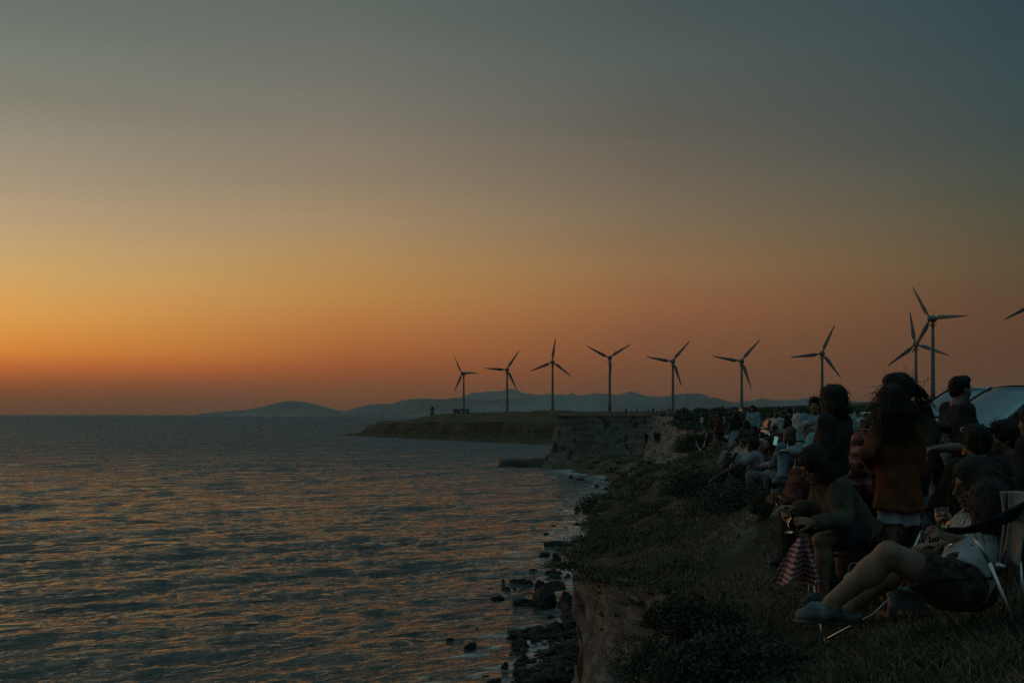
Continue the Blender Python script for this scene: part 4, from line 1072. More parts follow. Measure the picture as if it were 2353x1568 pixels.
# ================================================================== vehicles, chairs, glasses
M['car_silver'] = mat('silver_paint', (0.42,0.45,0.47), 0.28, 0.03, 3, metallic=0.55, coat=0.6)
M['car_white'] = mat('white_paint', (0.72,0.73,0.73), 0.3, 0.03, 3, coat=0.6)
M['car_dark'] = mat('dark_paint', (0.02,0.022,0.025), 0.25, 0.03, 3, coat=0.8)
M['glass_car'] = mat('car_glass', (0.22,0.31,0.34), 0.10, 0.05, 2, metallic=0.85)
M['glass_dark'] = mat('tinted_glass', (0.012,0.014,0.016), 0.06, 0, spec=.6)
M['rubber'] = mat('tyre_rubber', (0.015,0.015,0.015), 0.8, 0.2, 20)
M['trim'] = mat('black_trim', (0.012,0.012,0.012), 0.5, 0)
M['lamp_off'] = mat('lamp_glass', (0.5,0.52,0.52), 0.15, 0, metallic=.6)
M['lamp_on'] = emit_mat('headlight_glow', (1.0,0.72,0.36), 1.1)
def lerp(a, b, t): return a + (b - a) * t
def car(label, loc, rz, paint, glass, Ln=4.3, W=1.8, Ht=1.6, belt=.98, lit=False, group=None, hood=.95, steep=.75, rack=False):
    """front towards local +y, wheels on z=0"""
    t = thing('parked_car', label, 'car', loc, rz, group)
    h = Ln/2
    st = [(-h,.42,.62,.70),(-h+.06,.34,.84,.80),(-h+.35,.27,.90,belt-.02),(-h+1.0,.24,.90,belt),(0,.24,.90,belt),(h-1.45,.24,.90,belt-.01),(h-1.0,.25,.895,hood),(h-.45,.26,.87,hood-.07),(h-.12,.30,.80,hood-.16),(h,.40,.66,hood-.34)]
    V=[]; Fc=[]
    n=13
    for (y, zb, hw, zt) in st:
        hw *= W/1.8
        ring=[(hw*.80,zb),(hw*.97,zb+.10),(hw,lerp(zb,zt,.45)),(hw*.985,lerp(zb,zt,.8)),(hw*.94,zt-.015),(hw*.6,zt+.03),(0,zt+.045)]
        ring=ring+[(-a,b) for a,b in ring[-2::-1]]
        V+=[(a,y,b) for a,b in ring]
    for i in range(len(st)-1):
        for k in range(n): Fc.append((i*n+k,(i+1)*n+k,(i+1)*n+(k+1)%n,i*n+(k+1)%n))
    Fc.append(tuple(range(n))); Fc.append(tuple(range((len(st)-1)*n,len(st)*n))[::-1])
    bo=mesh_from('body',V,Fc,M[paint],t); md=bo.modifiers.new('smooth','SUBSURF'); md.levels=1; md.render_levels=1
    # greenhouse surfaces
    yb0,yb1=-h+.12,h-.98; yr0,yr1=-h+.42,h-.98-steep-.02
    wb,wr=.80*W/1.8,.60*W/1.8; zb=belt+.02
    def side(u,v,q):      # u rear->front, v belt->roof
        y=lerp(lerp(yb0,yr0,v),lerp(yb1,yr1,v),u); z=lerp(zb,Ht-.06,v); x=lerp(wb,wr,v**1.3)+.03*math.sin(math.pi*v)
        x-= .10*abs(2*u-1)**4*(1-.3*v)
        return (q*x,y,z)
    def sheet(fn,u0,u1,v0,v1,name,m,nu=10,nv=6,parent=t,off=0):
        P=[fn(lerp(u0,u1,i/nu),lerp(v0,v1,j/nv)) for i in range(nu+1) for j in range(nv+1)]
        Q=[(i*(nv+1)+j,(i+1)*(nv+1)+j,(i+1)*(nv+1)+j+1,i*(nv+1)+j+1) for i in range(nu) for j in range(nv)]
        o=mesh_from(name,P,Q,m,parent); s=o.modifiers.new('thickness','SOLIDIFY'); s.thickness=.006; s.offset=0
        return o
    for q in (-1,1):
        fn=lambda u,v,q=q: side(u,v,q)
        for (u0,u1) in ((.10,.36),(.41,.66),(.70,.93)): sheet(fn,u0,u1,.05,.90,'side_window',M['glass_dark'])
        for (u0,u1) in ((0,.10),(.36,.41),(.66,.70),(.93,1.0)): sheet(fn,u0,u1,0,1,'pillar',M[paint] if u1 in (.10,) else M['trim'],4)
        sheet(fn,.10,.93,.90,1.0,'roof_rail',M[paint],12,2)
    def front(u,v):       # u left->right across, v belt->roof
        a=side(1,v,-1); b=side(1,v,1); s_=2*u-1
        return (lerp(a[0],b[0],u),a[1]+ .20*(1-s_*s_)*(1-.35*v),a[2]+.03*(1-s_*s_)*v)
    def rear(u,v):
        a=side(0,v,-1); b=side(0,v,1); s_=2*u-1
        return (lerp(a[0],b[0],u),a[1]-.14*(1-s_*s_)*(1-.3*v),a[2]+.03*(1-s_*s_)*v)
    def roof(u,v):
        a=side(v,1,-1); b=side(v,1,1); s_=2*u-1; f0=front(u,1); r0=rear(u,1)
        y=lerp(r0[1],f0[1],v); return (lerp(a[0],b[0],u),y,a[2]+.03*(1-s_*s_)+.055*math.sin(math.pi*v)*(1-.3*s_*s_))
    sheet(front,.03,.97,.0,.97,'windscreen',M[glass],14,8); sheet(rear,.05,.95,.08,.92,'rear_window',M['glass_dark'],12,6)
    sheet(rear,.0,1,.92,1,'rear_header',M[paint],12,2); sheet(roof,0,1,0,1,'roof',M[paint],14,16)
    for q in (-1,1):
        mb=MB(); mb.tube([side(1,v,q) for v in (0,.25,.5,.75,1)]+[side(u,1,q) for u in (.9,.7,.5,.3,.1)],.028,8); mb.build('roof_edge',M['trim'],t,True)
        if rack:
            mb=MB(); mb.tube([(q*wr*.92,yr1-.15,Ht-.02),(q*wr*.92,yr1-.25,Ht+.06),(q*wr*.92,yr0+.35,Ht+.06),(q*wr*.92,yr0+.25,Ht-.02)],.018,8); mb.build('roof_bar',M['trim'],t,True)
        mb=MB(); mb.box((q*(wb+.16),yb1-.42,zb+.05),(.2,.10,.14)); mb.build('mirror',M[paint],t,True,.03)
        mb=MB(); mb.box((q*.60*W/1.8,h-.16,hood-.28),(.34,.14,.13)); hl=mb.build('headlight',M['lamp_on' if lit else 'lamp_off'],t,True,.04)
        for y in (-h+.78,h-.84):
            wl=MB(); wl.lathe([(.20,-.10),(.30,-.11),(.335,-.06),(.335,.06),(.30,.11),(.20,.10)],24)
            tv=[(q*(.80*W/1.8)+b*1.0,y+a,.335+c_) for a,c_,b in wl.v]
            wh=mesh_from('wheel',tv,wl.f,M['rubber'],t)
            rm=MB(); rm.lathe([(.02,.05),(.19,.07),(.20,.0)],16); mesh_from('rim',[(q*(.80*W/1.8)+q*(b*.7+.07),y+a,.335+c_) for a,c_,b in rm.v],rm.f,M['steel'],wh)
    mb=MB(); mb.box((0,h-.05,hood-.36),(.7,.08,.12)); mb.build('grille',M['trim'],t,True,.03)
    return t

M['navy_fabric'] = mat('navy_canvas', (0.012,0.016,0.026), 0.9, 0.25, 40, 0.3, 300)
M['black_fabric'] = mat('black_canvas', (0.012,0.012,0.012), 0.9, 0.25, 40, 0.3, 300)
M['maroon_fabric'] = mat('maroon_canvas', (0.035,0.012,0.012), 0.9, 0.25, 40, 0.3, 300)
def cloth_sheet(fn, nu, nv, name, m, parent, th=.006):
    P=[fn(i/nu,j/nv) for i in range(nu+1) for j in range(nv+1)]
    Q=[(i*(nv+1)+j,(i+1)*(nv+1)+j,(i+1)*(nv+1)+j+1,i*(nv+1)+j+1) for i in range(nu) for j in range(nv)]
    o=mesh_from(name,P,Q,m,parent); s=o.modifiers.new('thickness','SOLIDIFY'); s.thickness=th; s.offset=0
    return o
def camp_chair(label, loc, rz, m='navy_fabric', seat=.42, back=.90, w=.54, group=None, arms=True):
    t = thing('camp_chair', label, 'folding chair', loc, rz, group); hw=w/2
    cloth_sheet(lambda u,v:((u*2-1)*hw, lerp(.26,-.22,v), seat-.055*(1-(2*u-1)**2)-.03*v),8,6,'seat',M[m],t)
    cloth_sheet(lambda u,v:((u*2-1)*hw, -.22-.16*v-.05*(1-(2*u-1)**2), lerp(seat+.03,back,v)),8,8,'backrest',M[m],t)
    r=.009
    for q in (-1,1):
        MB().tube([(q*hw,.28,0.0),(-q*hw*.2,.27,seat*.45),(-q*hw,.26,seat)],r,8).build('leg',M['steel'],t,True)
        MB().tube([(q*hw,-.30,0.0),(q*hw,-.22,seat),(q*hw,-.38,back+.02)],r,8).build('back_post',M['steel'],t,True)
        MB().tube([(q*hw,.30,0.0),(q*hw*1.02,.27,seat+.19)],r,8).build('front_post',M['steel'],t,True)
        MB().tube([(q*hw,.28,.03),(q*hw,-.05,seat*.5),(q*hw,-.24,seat-.02)],r*.9,8).build('side_brace',M['steel'],t,True)
        if arms: cloth_sheet(lambda u,v,q=q:(q*hw+(v-.5)*.085, lerp(.31,-.29,u), seat+.19+.05*u-.03*math.sin(math.pi*u)),10,2,'armrest',M[m],t,.012)
    return t

M['drink_glass'] = bpy.data.materials.new('clear_glass'); M['drink_glass'].use_nodes=True
_b=M['drink_glass'].node_tree.nodes['Principled BSDF']; _b.inputs['Transmission Weight'].default_value=1; _b.inputs['Roughness'].default_value=.02; _b.inputs['IOR'].default_value=1.5
M['wine'] = bpy.data.materials.new('amber_wine'); M['wine'].use_nodes=True
_b=M['wine'].node_tree.nodes['Principled BSDF']; _b.inputs['Transmission Weight'].default_value=1; _b.inputs['Roughness'].default_value=.0; _b.inputs['IOR'].default_value=1.34; _b.inputs['Base Color'].default_value=(1,.72,.36,1)
def wine_glass(label, p, tilt=(0,0), s=1.0, wine=True):
    t=thing('wine_glass',label,'glass',p); t.rotation_euler=(tilt[0],tilt[1],0)
    out=[(.034,0),(.033,.003),(.006,.008),(.0045,.03),(.0045,.075),(.012,.082),(.032,.10),(.040,.125),(.040,.15),(.034,.185)]
    inn=[(.032,.185),(.038,.15),(.038,.125),(.030,.103),(.010,.088),(.001,.086)]
    m=MB(); m.lathe([(a*s,b*s) for a,b in out+inn],28); m.build('bowl',M['drink_glass'],t,True)
    if wine:
        m=MB(); m.lathe([(a*s,b*s) for a,b in [(.001,.0865),(.0098,.0885),(.0296,.1035),(.0374,.125),(.0374,.138),(.001,.138)]],28); m.build('wine',M['wine'],t,True)
    return t
def tumbler(label, p, hgt=.14, r=.036):
    t=thing('tumbler',label,'glass',p)
    m=MB(); m.lathe([(r*.85,0),(r,hgt),(r-.003,hgt),(r*.85-.003,.01),(.001,.008)],24); m.build('cup',M['drink_glass'],t,True)
    m=MB(); m.lathe([(.001,.0085),(r*.85-.0035,.0105),(r*.93-.0035,hgt*.6),(.001,hgt*.6)],24); m.build('drink',M['wine'],t,True)
    return t
# ================================================================== people
def plaid(name, a, b_, c_, scale, coords='Object', rough=.9):
    """woven check: two sets of crossing bands"""
    m=bpy.data.materials.new(name); m.use_nodes=True; nt=m.node_tree; N=nt.nodes; L=nt.links; b=N['Principled BSDF']; b.inputs['Roughness'].default_value=rough; b.inputs['Specular IOR Level'].default_value=.15
    tc=N.new('ShaderNodeTexCoord'); dn=N.new('ShaderNodeTexNoise'); dn.inputs['Scale'].default_value=3
    ad=N.new('ShaderNodeMixRGB'); ad.blend_type='ADD'; ad.inputs[0].default_value=.06; L.new(tc.outputs[coords],dn.inputs['Vector']); L.new(tc.outputs[coords],ad.inputs[1]); L.new(dn.outputs['Color'],ad.inputs[2])
    sp=N.new('ShaderNodeSeparateXYZ'); L.new(ad.outputs[0],sp.inputs[0])
    def stripe(o):
        x=N.new('ShaderNodeMath'); x.operation='MULTIPLY'; x.inputs[1].default_value=scale; L.new(o,x.inputs[0])
        f=N.new('ShaderNodeMath'); f.operation='FRACT'; L.new(x.outputs[0],f.inputs[0])
        g=N.new('ShaderNodeMath'); g.operation='GREATER_THAN'; g.inputs[1].default_value=.5; L.new(f.outputs[0],g.inputs[0]); return g.outputs[0]
    hx=N.new('ShaderNodeMath'); hx.operation='ADD'; L.new(sp.outputs[0],hx.inputs[0]); L.new(sp.outputs[1],hx.inputs[1])
    s=N.new('ShaderNodeMath'); s.operation='ADD'; L.new(stripe(hx.outputs[0]),s.inputs[0]); L.new(stripe(sp.outputs[2]),s.inputs[1])
    h=N.new('ShaderNodeMath'); h.operation='MULTIPLY'; h.inputs[1].default_value=.5; L.new(s.outputs[0],h.inputs[0])
    r=N.new('ShaderNodeValToRGB'); r.color_ramp.interpolation='CONSTANT'
    r.color_ramp.elements[0].color=tuple(a)+(1,); r.color_ramp.elements[1].position=.75; r.color_ramp.elements[1].color=tuple(c_)+(1,); e=r.color_ramp.elements.new(.25); e.color=tuple(b_)+(1,)
    L.new(h.outputs[0],r.inputs['Fac']); L.new(r.outputs['Color'],b.inputs['Base Color']); return m
def cloth(name, c_, var=.25, sc=12, bump=.35, bs=70): return mat(name, c_, .92, var, sc, bump, bs, spec=.12)
M['skin']=mat('skin',(0.19,0.12,0.082),.55,.28,11,.12,60,spec=.3); M['skin_dark']=mat('deep_skin',(0.075,0.048,0.034),.55,.2,9,.05,120,spec=.3)
M['skin_pale']=mat('fair_skin',(0.32,0.21,0.15),.55,.12,9,.05,120,spec=.3)
M['hair_dark']=mat('dark_hair',(0.012,0.011,0.009),.62,.4,30,.3,120,spec=.2)
M['hair_brown']=mat('brown_hair',(0.045,0.030,0.020),.55,.4,30,.3,120,spec=.35)
M['hair_grey']=mat('grey_hair',(0.28,0.28,0.28),.6,.3,30,.3,120)
M['rust']=cloth('rust_knit',(0.13,0.044,0.018)); M['rust_dark']=cloth('rust_red_cotton',(0.095,0.03,0.02))
M['white_cloth']=cloth('white_cotton',(0.42,0.43,0.43),.12); M['cream']=cloth('cream_denim',(0.30,0.28,0.25),.12)
M['black_cloth']=cloth('black_cotton',(0.03,0.03,0.028)); M['navy_cloth']=cloth('navy_cotton',(0.026,0.03,0.04)); M['white_shade']=cloth('off_white_linen',(0.30,0.31,0.32),.15)
M['olive']=cloth('olive_jacket',(0.075,0.072,0.05)); M['denim']=cloth('blue_denim',(0.10,0.16,0.19)); M['denim_light']=cloth('light_denim',(0.20,0.30,0.33))
M['teal']=cloth('pale_blue_cotton',(0.20,0.30,0.33)); M['skirt_blue']=cloth('pale_blue_skirt',(0.17,0.28,0.32)); M['lilac']=cloth('pale_lilac_cotton',(0.22,0.21,0.24))
M['grey_cloth']=cloth('grey_cotton',(0.20,0.19,0.20)); M['floral']=cloth('dark_floral',(0.05,0.035,0.03),.8,28); M['maroon']=cloth('maroon_cotton',(0.055,0.016,0.014))
M['striped_red']=plaid('red_striped_knit',(0.10,0.03,0.022),(0.11,0.032,0.024),(0.16,0.06,0.045),9)
M['plaid_red']=plaid('red_plaid_flannel',(0.045,0.018,0.016),(0.16,0.06,0.05),(0.36,0.16,0.13),11)
M['paisley']=mat('blue_paisley',(0.24,0.26,0.36),.9,.75,26,.1,50)
M['camo']=mat('mottled_cap',(0.13,0.14,0.125),.9,.55,30)
M['sneaker']=mat('grey_sneaker',(0.10,0.12,0.125),.75,.8,14,.5,60); M['rubber_sole']=mat('shoe_sole',(0.11,0.11,0.105),.7,.2,20); M['dark_shoe']=mat('dark_shoe',(0.03,0.028,0.025),.6,.3,20)
M['metal_gold']=mat('gold_metal',(0.75,0.52,0.22),.25,.05,5,metallic=1)
M['phone_glow']=emit_mat('phone_screen',(0.30,0.62,0.56),.28)

def piece(name, prims, h, m, parent, amp=0, scale=(9,9,4), seed=0, clip=()):
    V,Fc=sdf_mesh(prims,h,clip)
    if amp: V=crumple(V,Fc,amp,scale,seed)
    return mesh_from(name,V,Fc,m,parent)
PN=[0]
def person(label, loc, J, face, rz=0, s=1.0, h=.016, skin='skin', hair=('short',1.0), hairm='hair_dark', top=None, legs=None, skirt=None, shoes='dark_shoe', female=False, hands=None, group=None, cat='person', clip=(), tilt=(0,0,1), nstrand=0, cap=None, jacket=None, leg_s=1.0, head_s=1.0, wind=(0,0,0), hx=()):
    """J joints relative to loc (before rz); face: direction the face looks"""
    PN[0]+=1; sd=PN[0]
    t=thing('person',label,cat,loc,rz,group); R=head_frame(face,tilt)
    P=body_prims(J,R,s,True,female,head_s,leg_s)
    V,Fc=sdf_mesh(P,h)
    fine=h<.015
    for q in 'LR':
        d=unit(J['wr'+q]-J['el'+q])
        hd=(hands or {}).get(q) or {}
        d=unit(hd.get('dir',d)); nrm=hd.get('back',(0,0,1) if abs(d[2])<.8 else (1 if q=='R' else -1,0,0))
        hp_=hand_prims(J['wr'+q],d,nrm,hd.get('curl',.35),hd.get('thumb',1 if q=='L' else -1),s)
        hv,hf=sdf_mesh(hp_,.0045 if fine else .009)
        Fc=np.concatenate([Fc,hf+len(V)]); V=np.concatenate([V,hv])
    mesh_from('body',V,Fc,M[skin],t)
    if top: piece(top.get('name','shirt'),top_prims(J,s,top.get('g',.016),top.get('sleeve','long'),top.get('hem',.04),top.get('flare',0),female),h,M[top['m']],t,top.get('amp',.012),seed=sd)
    if jacket: piece('jacket',top_prims(J,s,jacket.get('g',.034),jacket.get('sleeve','long'),jacket.get('hem',.06),jacket.get('flare',.01),female),h,M[jacket['m']],t,jacket.get('amp',.016),seed=sd+9,clip=jacket.get('clip',()))
    if legs: piece('shorts' if legs.get('to',1)<.55 else 'trousers',leg_prims(J,s,legs.get('g',.014),legs.get('to',1),legs.get('wide',0),legs.get('extra',())),h,M[legs['m']],t,legs.get('amp',.009),seed=sd+3)
    if skirt: piece('skirt',skirt_prims(J,s,skirt.get('len',.55),skirt.get('flare',.09)),h,M[skirt['m']],t,.015,(12,12,2),sd+4)
    if shoes:
        for q in 'LR':
            so=piece('shoe',shoe_prims(J,q,s),max(h*.6,.007),M[shoes],t,.006 if h<.015 else 0,(22,22,22),sd)
            if h<.013: piece('sole',sole_prims(J,q,s),.006,M['rubber_sole'],so)
    if hair:
        if hair[0]=='short': hpz=hair_short(J,R,s*head_s,hair[1])
        else: hpz=hair_long(J,R,s*head_s,hair[1],hair[2],wind)
        V,Fc=sdf_mesh(hpz+list(hx),h*.8); V=crumple(V,Fc,.012*s,(28,28,16 if hair[0]=='short' else 9),sd+6)
        if nstrand:
            rg_=np.random.default_rng(sd); sel=rg_.integers(0,len(V),nstrand*3); nn=vnormals(V,Fc); k=[0]
            hc=J['head']; ok=[i for i in sel if (V[i]-hc)@R[:,2]>-.02 or hair[0]=='long'][:nstrand]
            def st(r_):
                i=ok[k[0]%len(ok)]; k[0]+=1; return V[i]-nn[i]*.006, nn[i]
            mb=strands(st,len(ok),sd,length=hair[3] if len(hair)>3 else (.03,.07),drift=wind,r=.0024 if h<.015 else .004,sag=.9 if hair[0]=='long' else .25,out=.5,curl=.03)
            sv=np.array(mb.v); sf=np.array(mb.f); n0_=len(V)
            V=np.concatenate([V,sv]); Fc=np.concatenate([Fc,sf+n0_])
        mesh_from('hair',V,Fc,M[hairm],t)
    if cap:
        hc=J['head']
        hp=lambda x,y,z: hc+R@(np.array([x,y,z])*s)
        cp=piece('cap',[ell(hp(0,-.012,.055),np.array((.088,.106,.082))*s,R,.02),ell(hp(0,-.01,0.01),np.array((.2,.2,.045))*s,R,.004,True)],h*.8,M[cap],t,.004,(20,20,20),sd)
        piece('peak',[ell(hp(0,.115,.052),np.array((.070,.062,.010))*s,R,.004)],h*.5,M[cap],cp)
    return t
def W(px_,py_,d,base): return np.array(at(px_,py_,d))-np.array(base)
def yaw_dir(a): return (math.sin(a),math.cos(a),0)     # used for faces in a template's own frame

def stand_at(px_, d, label, top_py=None, p='stand', rz=0, H_=1.75, **kw):
    x=(px_-CX)/F*d; z=gz(x,d)
    if top_py is not None: s=max(.55,min(1.15,((HY-top_py)/F*d - z)/1.75))
    else: s=H_/1.75
    J=pose(p,s,**kw.pop('over',{}))
    fy=kw.pop('face',0)
    kw.setdefault('h',.016 if d<20 else .028)
    return person(label,(x,d,z),J,yaw_dir(fy),rz,s,**kw)
def sit_at(px_, d, label, top_py, p='sit', rz=0, base=1.30, **kw):
    """placed so that the crown of the head shows at row top_py"""
    x=(px_-CX)/F*d; s=kw.pop('s',1.0); z=(HY-top_py)/F*d-base*s
    J=pose(p,s,**kw.pop('over',{})); fy=kw.pop('face',0)
    kw.setdefault('h',.016 if d<20 else .026)
    return person(label,(x,d,z),J,yaw_dir(fy),rz,s,**kw)

# --- the woman in the rust top, back to us -----------------------------------------------------------------
b=Vector(((2062-CX)/F*7.4,7.4,0)); b.z=gz(b.x,b.y)
w=lambda px_,py_,d: W(px_,py_,d,b)
s1=.95
J=pose('stand',s1); J['pelvis']=w(2062,1150,7.4); J['chest']=w(2062,1045,7.42); J['neck']=w(2050,965,7.42); J['head']=w(2047,925,7.40)
J['shL']=w(2021,992,7.40); J['shR']=w(2098,990,7.42); J['elL']=w(1992,1042,7.28); J['wrL']=w(1996,1062,7.55); J['elR']=w(2106,1078,7.45); J['wrR']=w(2094,1128,7.66)
J['hipL']=w(2044,1165,7.4); J['hipR']=w(2084,1165,7.42); J['knL']=w(2046,1275,7.38); J['knR']=w(2092,1278,7.45)
gz_=b.z
for q,px_ in (('L',2050),('R',2096)):
    J['an'+q]=w(px_,1300,7.4); J['an'+q][2]=.085; J['to'+q]=J['an'+q]+np.array((-.03,.17,-.045))
person('standing woman seen from behind with long dark hair, rust top and white shorts',b,J,(-.25,.95,-.18),0,.82,head_s=1.14,h=.011,skin='skin',hair=('long',1.14,.19,(.10,.20)),hairm='hair_dark',
  top=dict(m='rust',sleeve='long',hem=.075,flare=.05,g=.024,amp=.026),legs=dict(m='white_cloth',to=.17,g=.004,wide=.015),shoes='dark_shoe',female=True,hands={'L':dict(curl=.7)},nstrand=420,wind=(.12,.05,0))
mb=MB(); p_=at(1991,1052,7.50)
cs=cloth_sheet(lambda u,v:(p_.x+(u-.5)*.05+.01*math.sin(9*v),p_.y+.012*math.sin(7*u+3*v),p_.z+.03-v*.085),5,6,'napkin',M['white_cloth'],None,.003); tag(cs,'crumpled white napkin in the hand of the woman in rust','napkin')

# --- woman behind her, hair blown to the right --------------------------------------------------------------
b=Vector(((2078-CX)/F*8.3,8.3,0)); b.z=gz(b.x,b.y); w=lambda px_,py_,d: W(px_,py_,d,b)
J=pose('stand',1.0); J['head']=w(2060,898,8.3); J['neck']=w(2072,935,8.32); J['shL']=w(2030,965,8.2); J['shR']=w(2116,958,8.4); J['chest']=w(2074,1000,8.32); J['pelvis']=w(2078,1090,8.3)
J['elR']=w(2138,1000,8.25); J['wrR']=w(2116,1038,8.05); J['elL']=w(2012,1020,8.2); J['wrL']=w(2030,1050,8.4); J['hipL']=w(2056,1100,8.3); J['hipR']=w(2102,1100,8.3)
person('tall woman in a dark jacket half hidden behind the woman in rust, hair blown sideways',b,J,(-.8,.6,-.05),0,1.0,h=.013,hair=('short',1.24),top=dict(m='black_cloth',sleeve='long',hem=.05,g=.03,amp=.02),legs=dict(m='black_cloth'),female=True,nstrand=90,wind=(.5,0,.05))
pp=[c for c in COL.objects if c.name.startswith('person') and c.type=='EMPTY'][-1]
mb=MB(); rg2=np.random.default_rng(3)
base_=np.array(J['head'])
for i in range(34):     # long locks carried by the wind
    y0=rg2.uniform(-.06,.06); z0=rg2.uniform(-.02,.08); ln=rg2.uniform(.14,.34); dr=rg2.uniform(-.35,.25); pts=[]
    for k in range(9):
        t_=k/8; pts.append(base_+np.array((.055+ln*t_*(1-.12*t_), y0*(1-.3*t_)+.02*math.sin(5*t_+i), z0+dr*.18*t_-.16*t_**3*(1 if i%3 else 2.1)+.012*math.sin(7*t_+i*2))))
    mb.tube(pts,[.0075*(1-.7*k/8) if i%4 else .012*(1-.75*k/8) for k in range(9)],4,False)
for i in range(4):      # flyaway wisps above
    pts=[base_+np.array((-.02+.05*i+.16*k/9+.03*math.sin(k*.9+i), .0, .10+.05*math.sin(k*.6+i)+.07*(1-k/9)*(i%2)-.006*k)) for k in range(10)]
    mb.tube(pts,.0022,3,False)
mb.build('hair_lock',M['hair_dark'],pp,True)

# --- woman in plaid flannel -----------------------------------------------------------------------------------
b=Vector(((2000-CX)/F*8.4,8.4,0)); b.z=gz(b.x,b.y); w=lambda px_,py_,d: W(px_,py_,d,b)
s5=.92; J=pose('stand',s5); J['head']=w(2024,968,8.6); J['neck']=w(2014,990,8.52); J['shL']=w(1982,1008,8.4); J['shR']=w(2040,1006,8.5); J['chest']=w(2006,1050,8.42); J['pelvis']=w(2000,1125,8.4)
J['elL']=w(1972,1070,8.3); J['wrL']=w(1985,1120,8.45); J['elR']=w(2050,1070,8.4); J['wrR']=w(2040,1120,8.5); J['hipL']=w(1980,1132,8.4); J['hipR']=w(2022,1132,8.4)
person('woman in red plaid flannel and dark trousers at the elbow of the woman in rust',b,J,(.6,.6,-.5),0,s5,h=.013,hair=('long',1.0,.1,(.05,.1)),top=dict(m='plaid_red',hem=-.02,g=.035,flare=.05,amp=.022),legs=dict(m='maroon',to=1,g=.03),female=True)

# --- seated woman in olive jacket with a glass ----------------------------------------------------------------
b=Vector(((1930-CX)/F*7.25,7.25,0)); b.z=gz(b.x,b.y); w=lambda px_,py_,d: W(px_,py_,d,b)
J=pose('sit',1.0)
J.update(pelvis=w(1972,1212,7.3),chest=w(1924,1150,7.25),neck=w(1892,1098,7.2),head=w(1871,1070,7.15),shL=w(1932,1122,7.05),shR=w(1893,1118,7.40),elL=w(1940,1196,6.95),wrL=w(1868,1200,6.88),elR=w(1872,1170,7.42),wrR=w(1826,1168,7.35),
  hipL=w(1968,1222,7.18),hipR=w(1974,1222,7.42),knL=w(1886,1240,7.02),knR=w(1932,1250,7.45),anL=w(1893,1362,7.05),anR=w(1934,1336,7.5),toL=w(1852,1378,7.03),toR=w(1896,1350,7.5))
person('seated woman in an olive jacket with bare shins, bending forward over her wine glass',b,J,(-.86,-.12,-.5),0,.92,head_s=1.08,h=.010,skin='skin',hair=('long',1.12,.10,(.06,.12)),hairm='hair_dark',
  top=dict(m='black_cloth',sleeve='short',hem=.03),jacket=dict(m='olive',hem=.08,g=.036,amp=.024,flare=.03),legs=dict(m='navy_cloth',to=.36,g=.02),shoes='sneaker',female=True,hands={'L':dict(dir=(-.95,.1,.15),back=(0,-.8,.6),curl=.8,thumb=-1),'R':dict(dir=(-.9,-.1,.2),curl=.8)},nstrand=260,wind=(.06,0,0))
camp_chair('black camp chair under the woman in the olive jacket',(b.x+.13,7.28,b.z),math.radians(84),'black_fabric',.44,.80)
wine_glass('wine glass in the hand of the woman in the olive jacket',tuple(at(1812,1222,6.90)),(.1,-.15),.85)

# --- person in striped red knit behind ---------------------------------------------------------------------------
b=Vector(((1850-CX)/F*8.4,8.4,0)); b.z=gz(b.x,b.y); w=lambda px_,py_,d: W(px_,py_,d,b)
J=pose('sit',.95)
J.update(pelvis=w(1866,1192,8.45),chest=w(1843,1125,8.4),neck=w(1858,1086,8.42),head=w(1874,1062,8.46),shL=w(1836,1095,8.22),shR=w(1850,1094,8.56),elL=w(1822,1158,8.15),wrL=w(1800,1150,7.8),elR=w(1838,1160,8.6),wrR=w(1800,1172,8.45),
  hipL=w(1862,1195,8.35),hipR=w(1866,1195,8.55),knL=w(1812,1190,8.2),knR=w(1812,1185,8.5),anL=w(1808,1280,8.2),anR=w(1806,1270,8.5),toL=w(1775,1290,8.2),toR=w(1775,1280,8.5))
person('person in a striped dark red knit holding out a wine glass',b,J,(-.95,.2,-.1),0,.95,h=.012,top=dict(m='striped_red',g=.028,amp=.016),legs=dict(m='black_cloth'),hair=('short',1.1),hands={'L':dict(dir=(-.9,-.35,.2),back=(0,-.8,.6),curl=.8,thumb=-1)})
wine_glass('amber-lit wine glass held out against the dark bush',tuple(at(1783,1171,7.75)),(0,-.05),.88)

# --- reclining woman, foreground -----------------------------------------------------------------------------------
KD=.85
at4=lambda a,b_,d: at(a,b_,d*KD)
b=Vector(((2190-CX)/F*5.5*KD,5.5*KD,0)); b.z=gz(b.x,b.y); w=lambda px_,py_,d: W(px_,py_,d*KD,b)
J=pose('lounge',1.0)
J.update(pelvis=w(2208,1330,5.55),chest=w(2262,1226,5.85),neck=w(2255,1158,6.02),head=w(2236,1112,6.06),shL=w(2268,1196,5.74),shR=w(2252,1190,6.12),elL=w(2258,1275,5.6),wrL=w(2196,1232,5.62),elR=w(2215,1250,6.2),wrR=w(2165,1255,6.0),
  hipL=w(2200,1350,5.42),hipR=w(2205,1340,5.68),knL=w(2042,1272,5.40),knR=w(2078,1288,5.74),anL=w(1908,1386,5.5),anR=w(1950,1393,5.8),toL=w(1842,1408,5.5),toR=w(1900,1412,5.8))
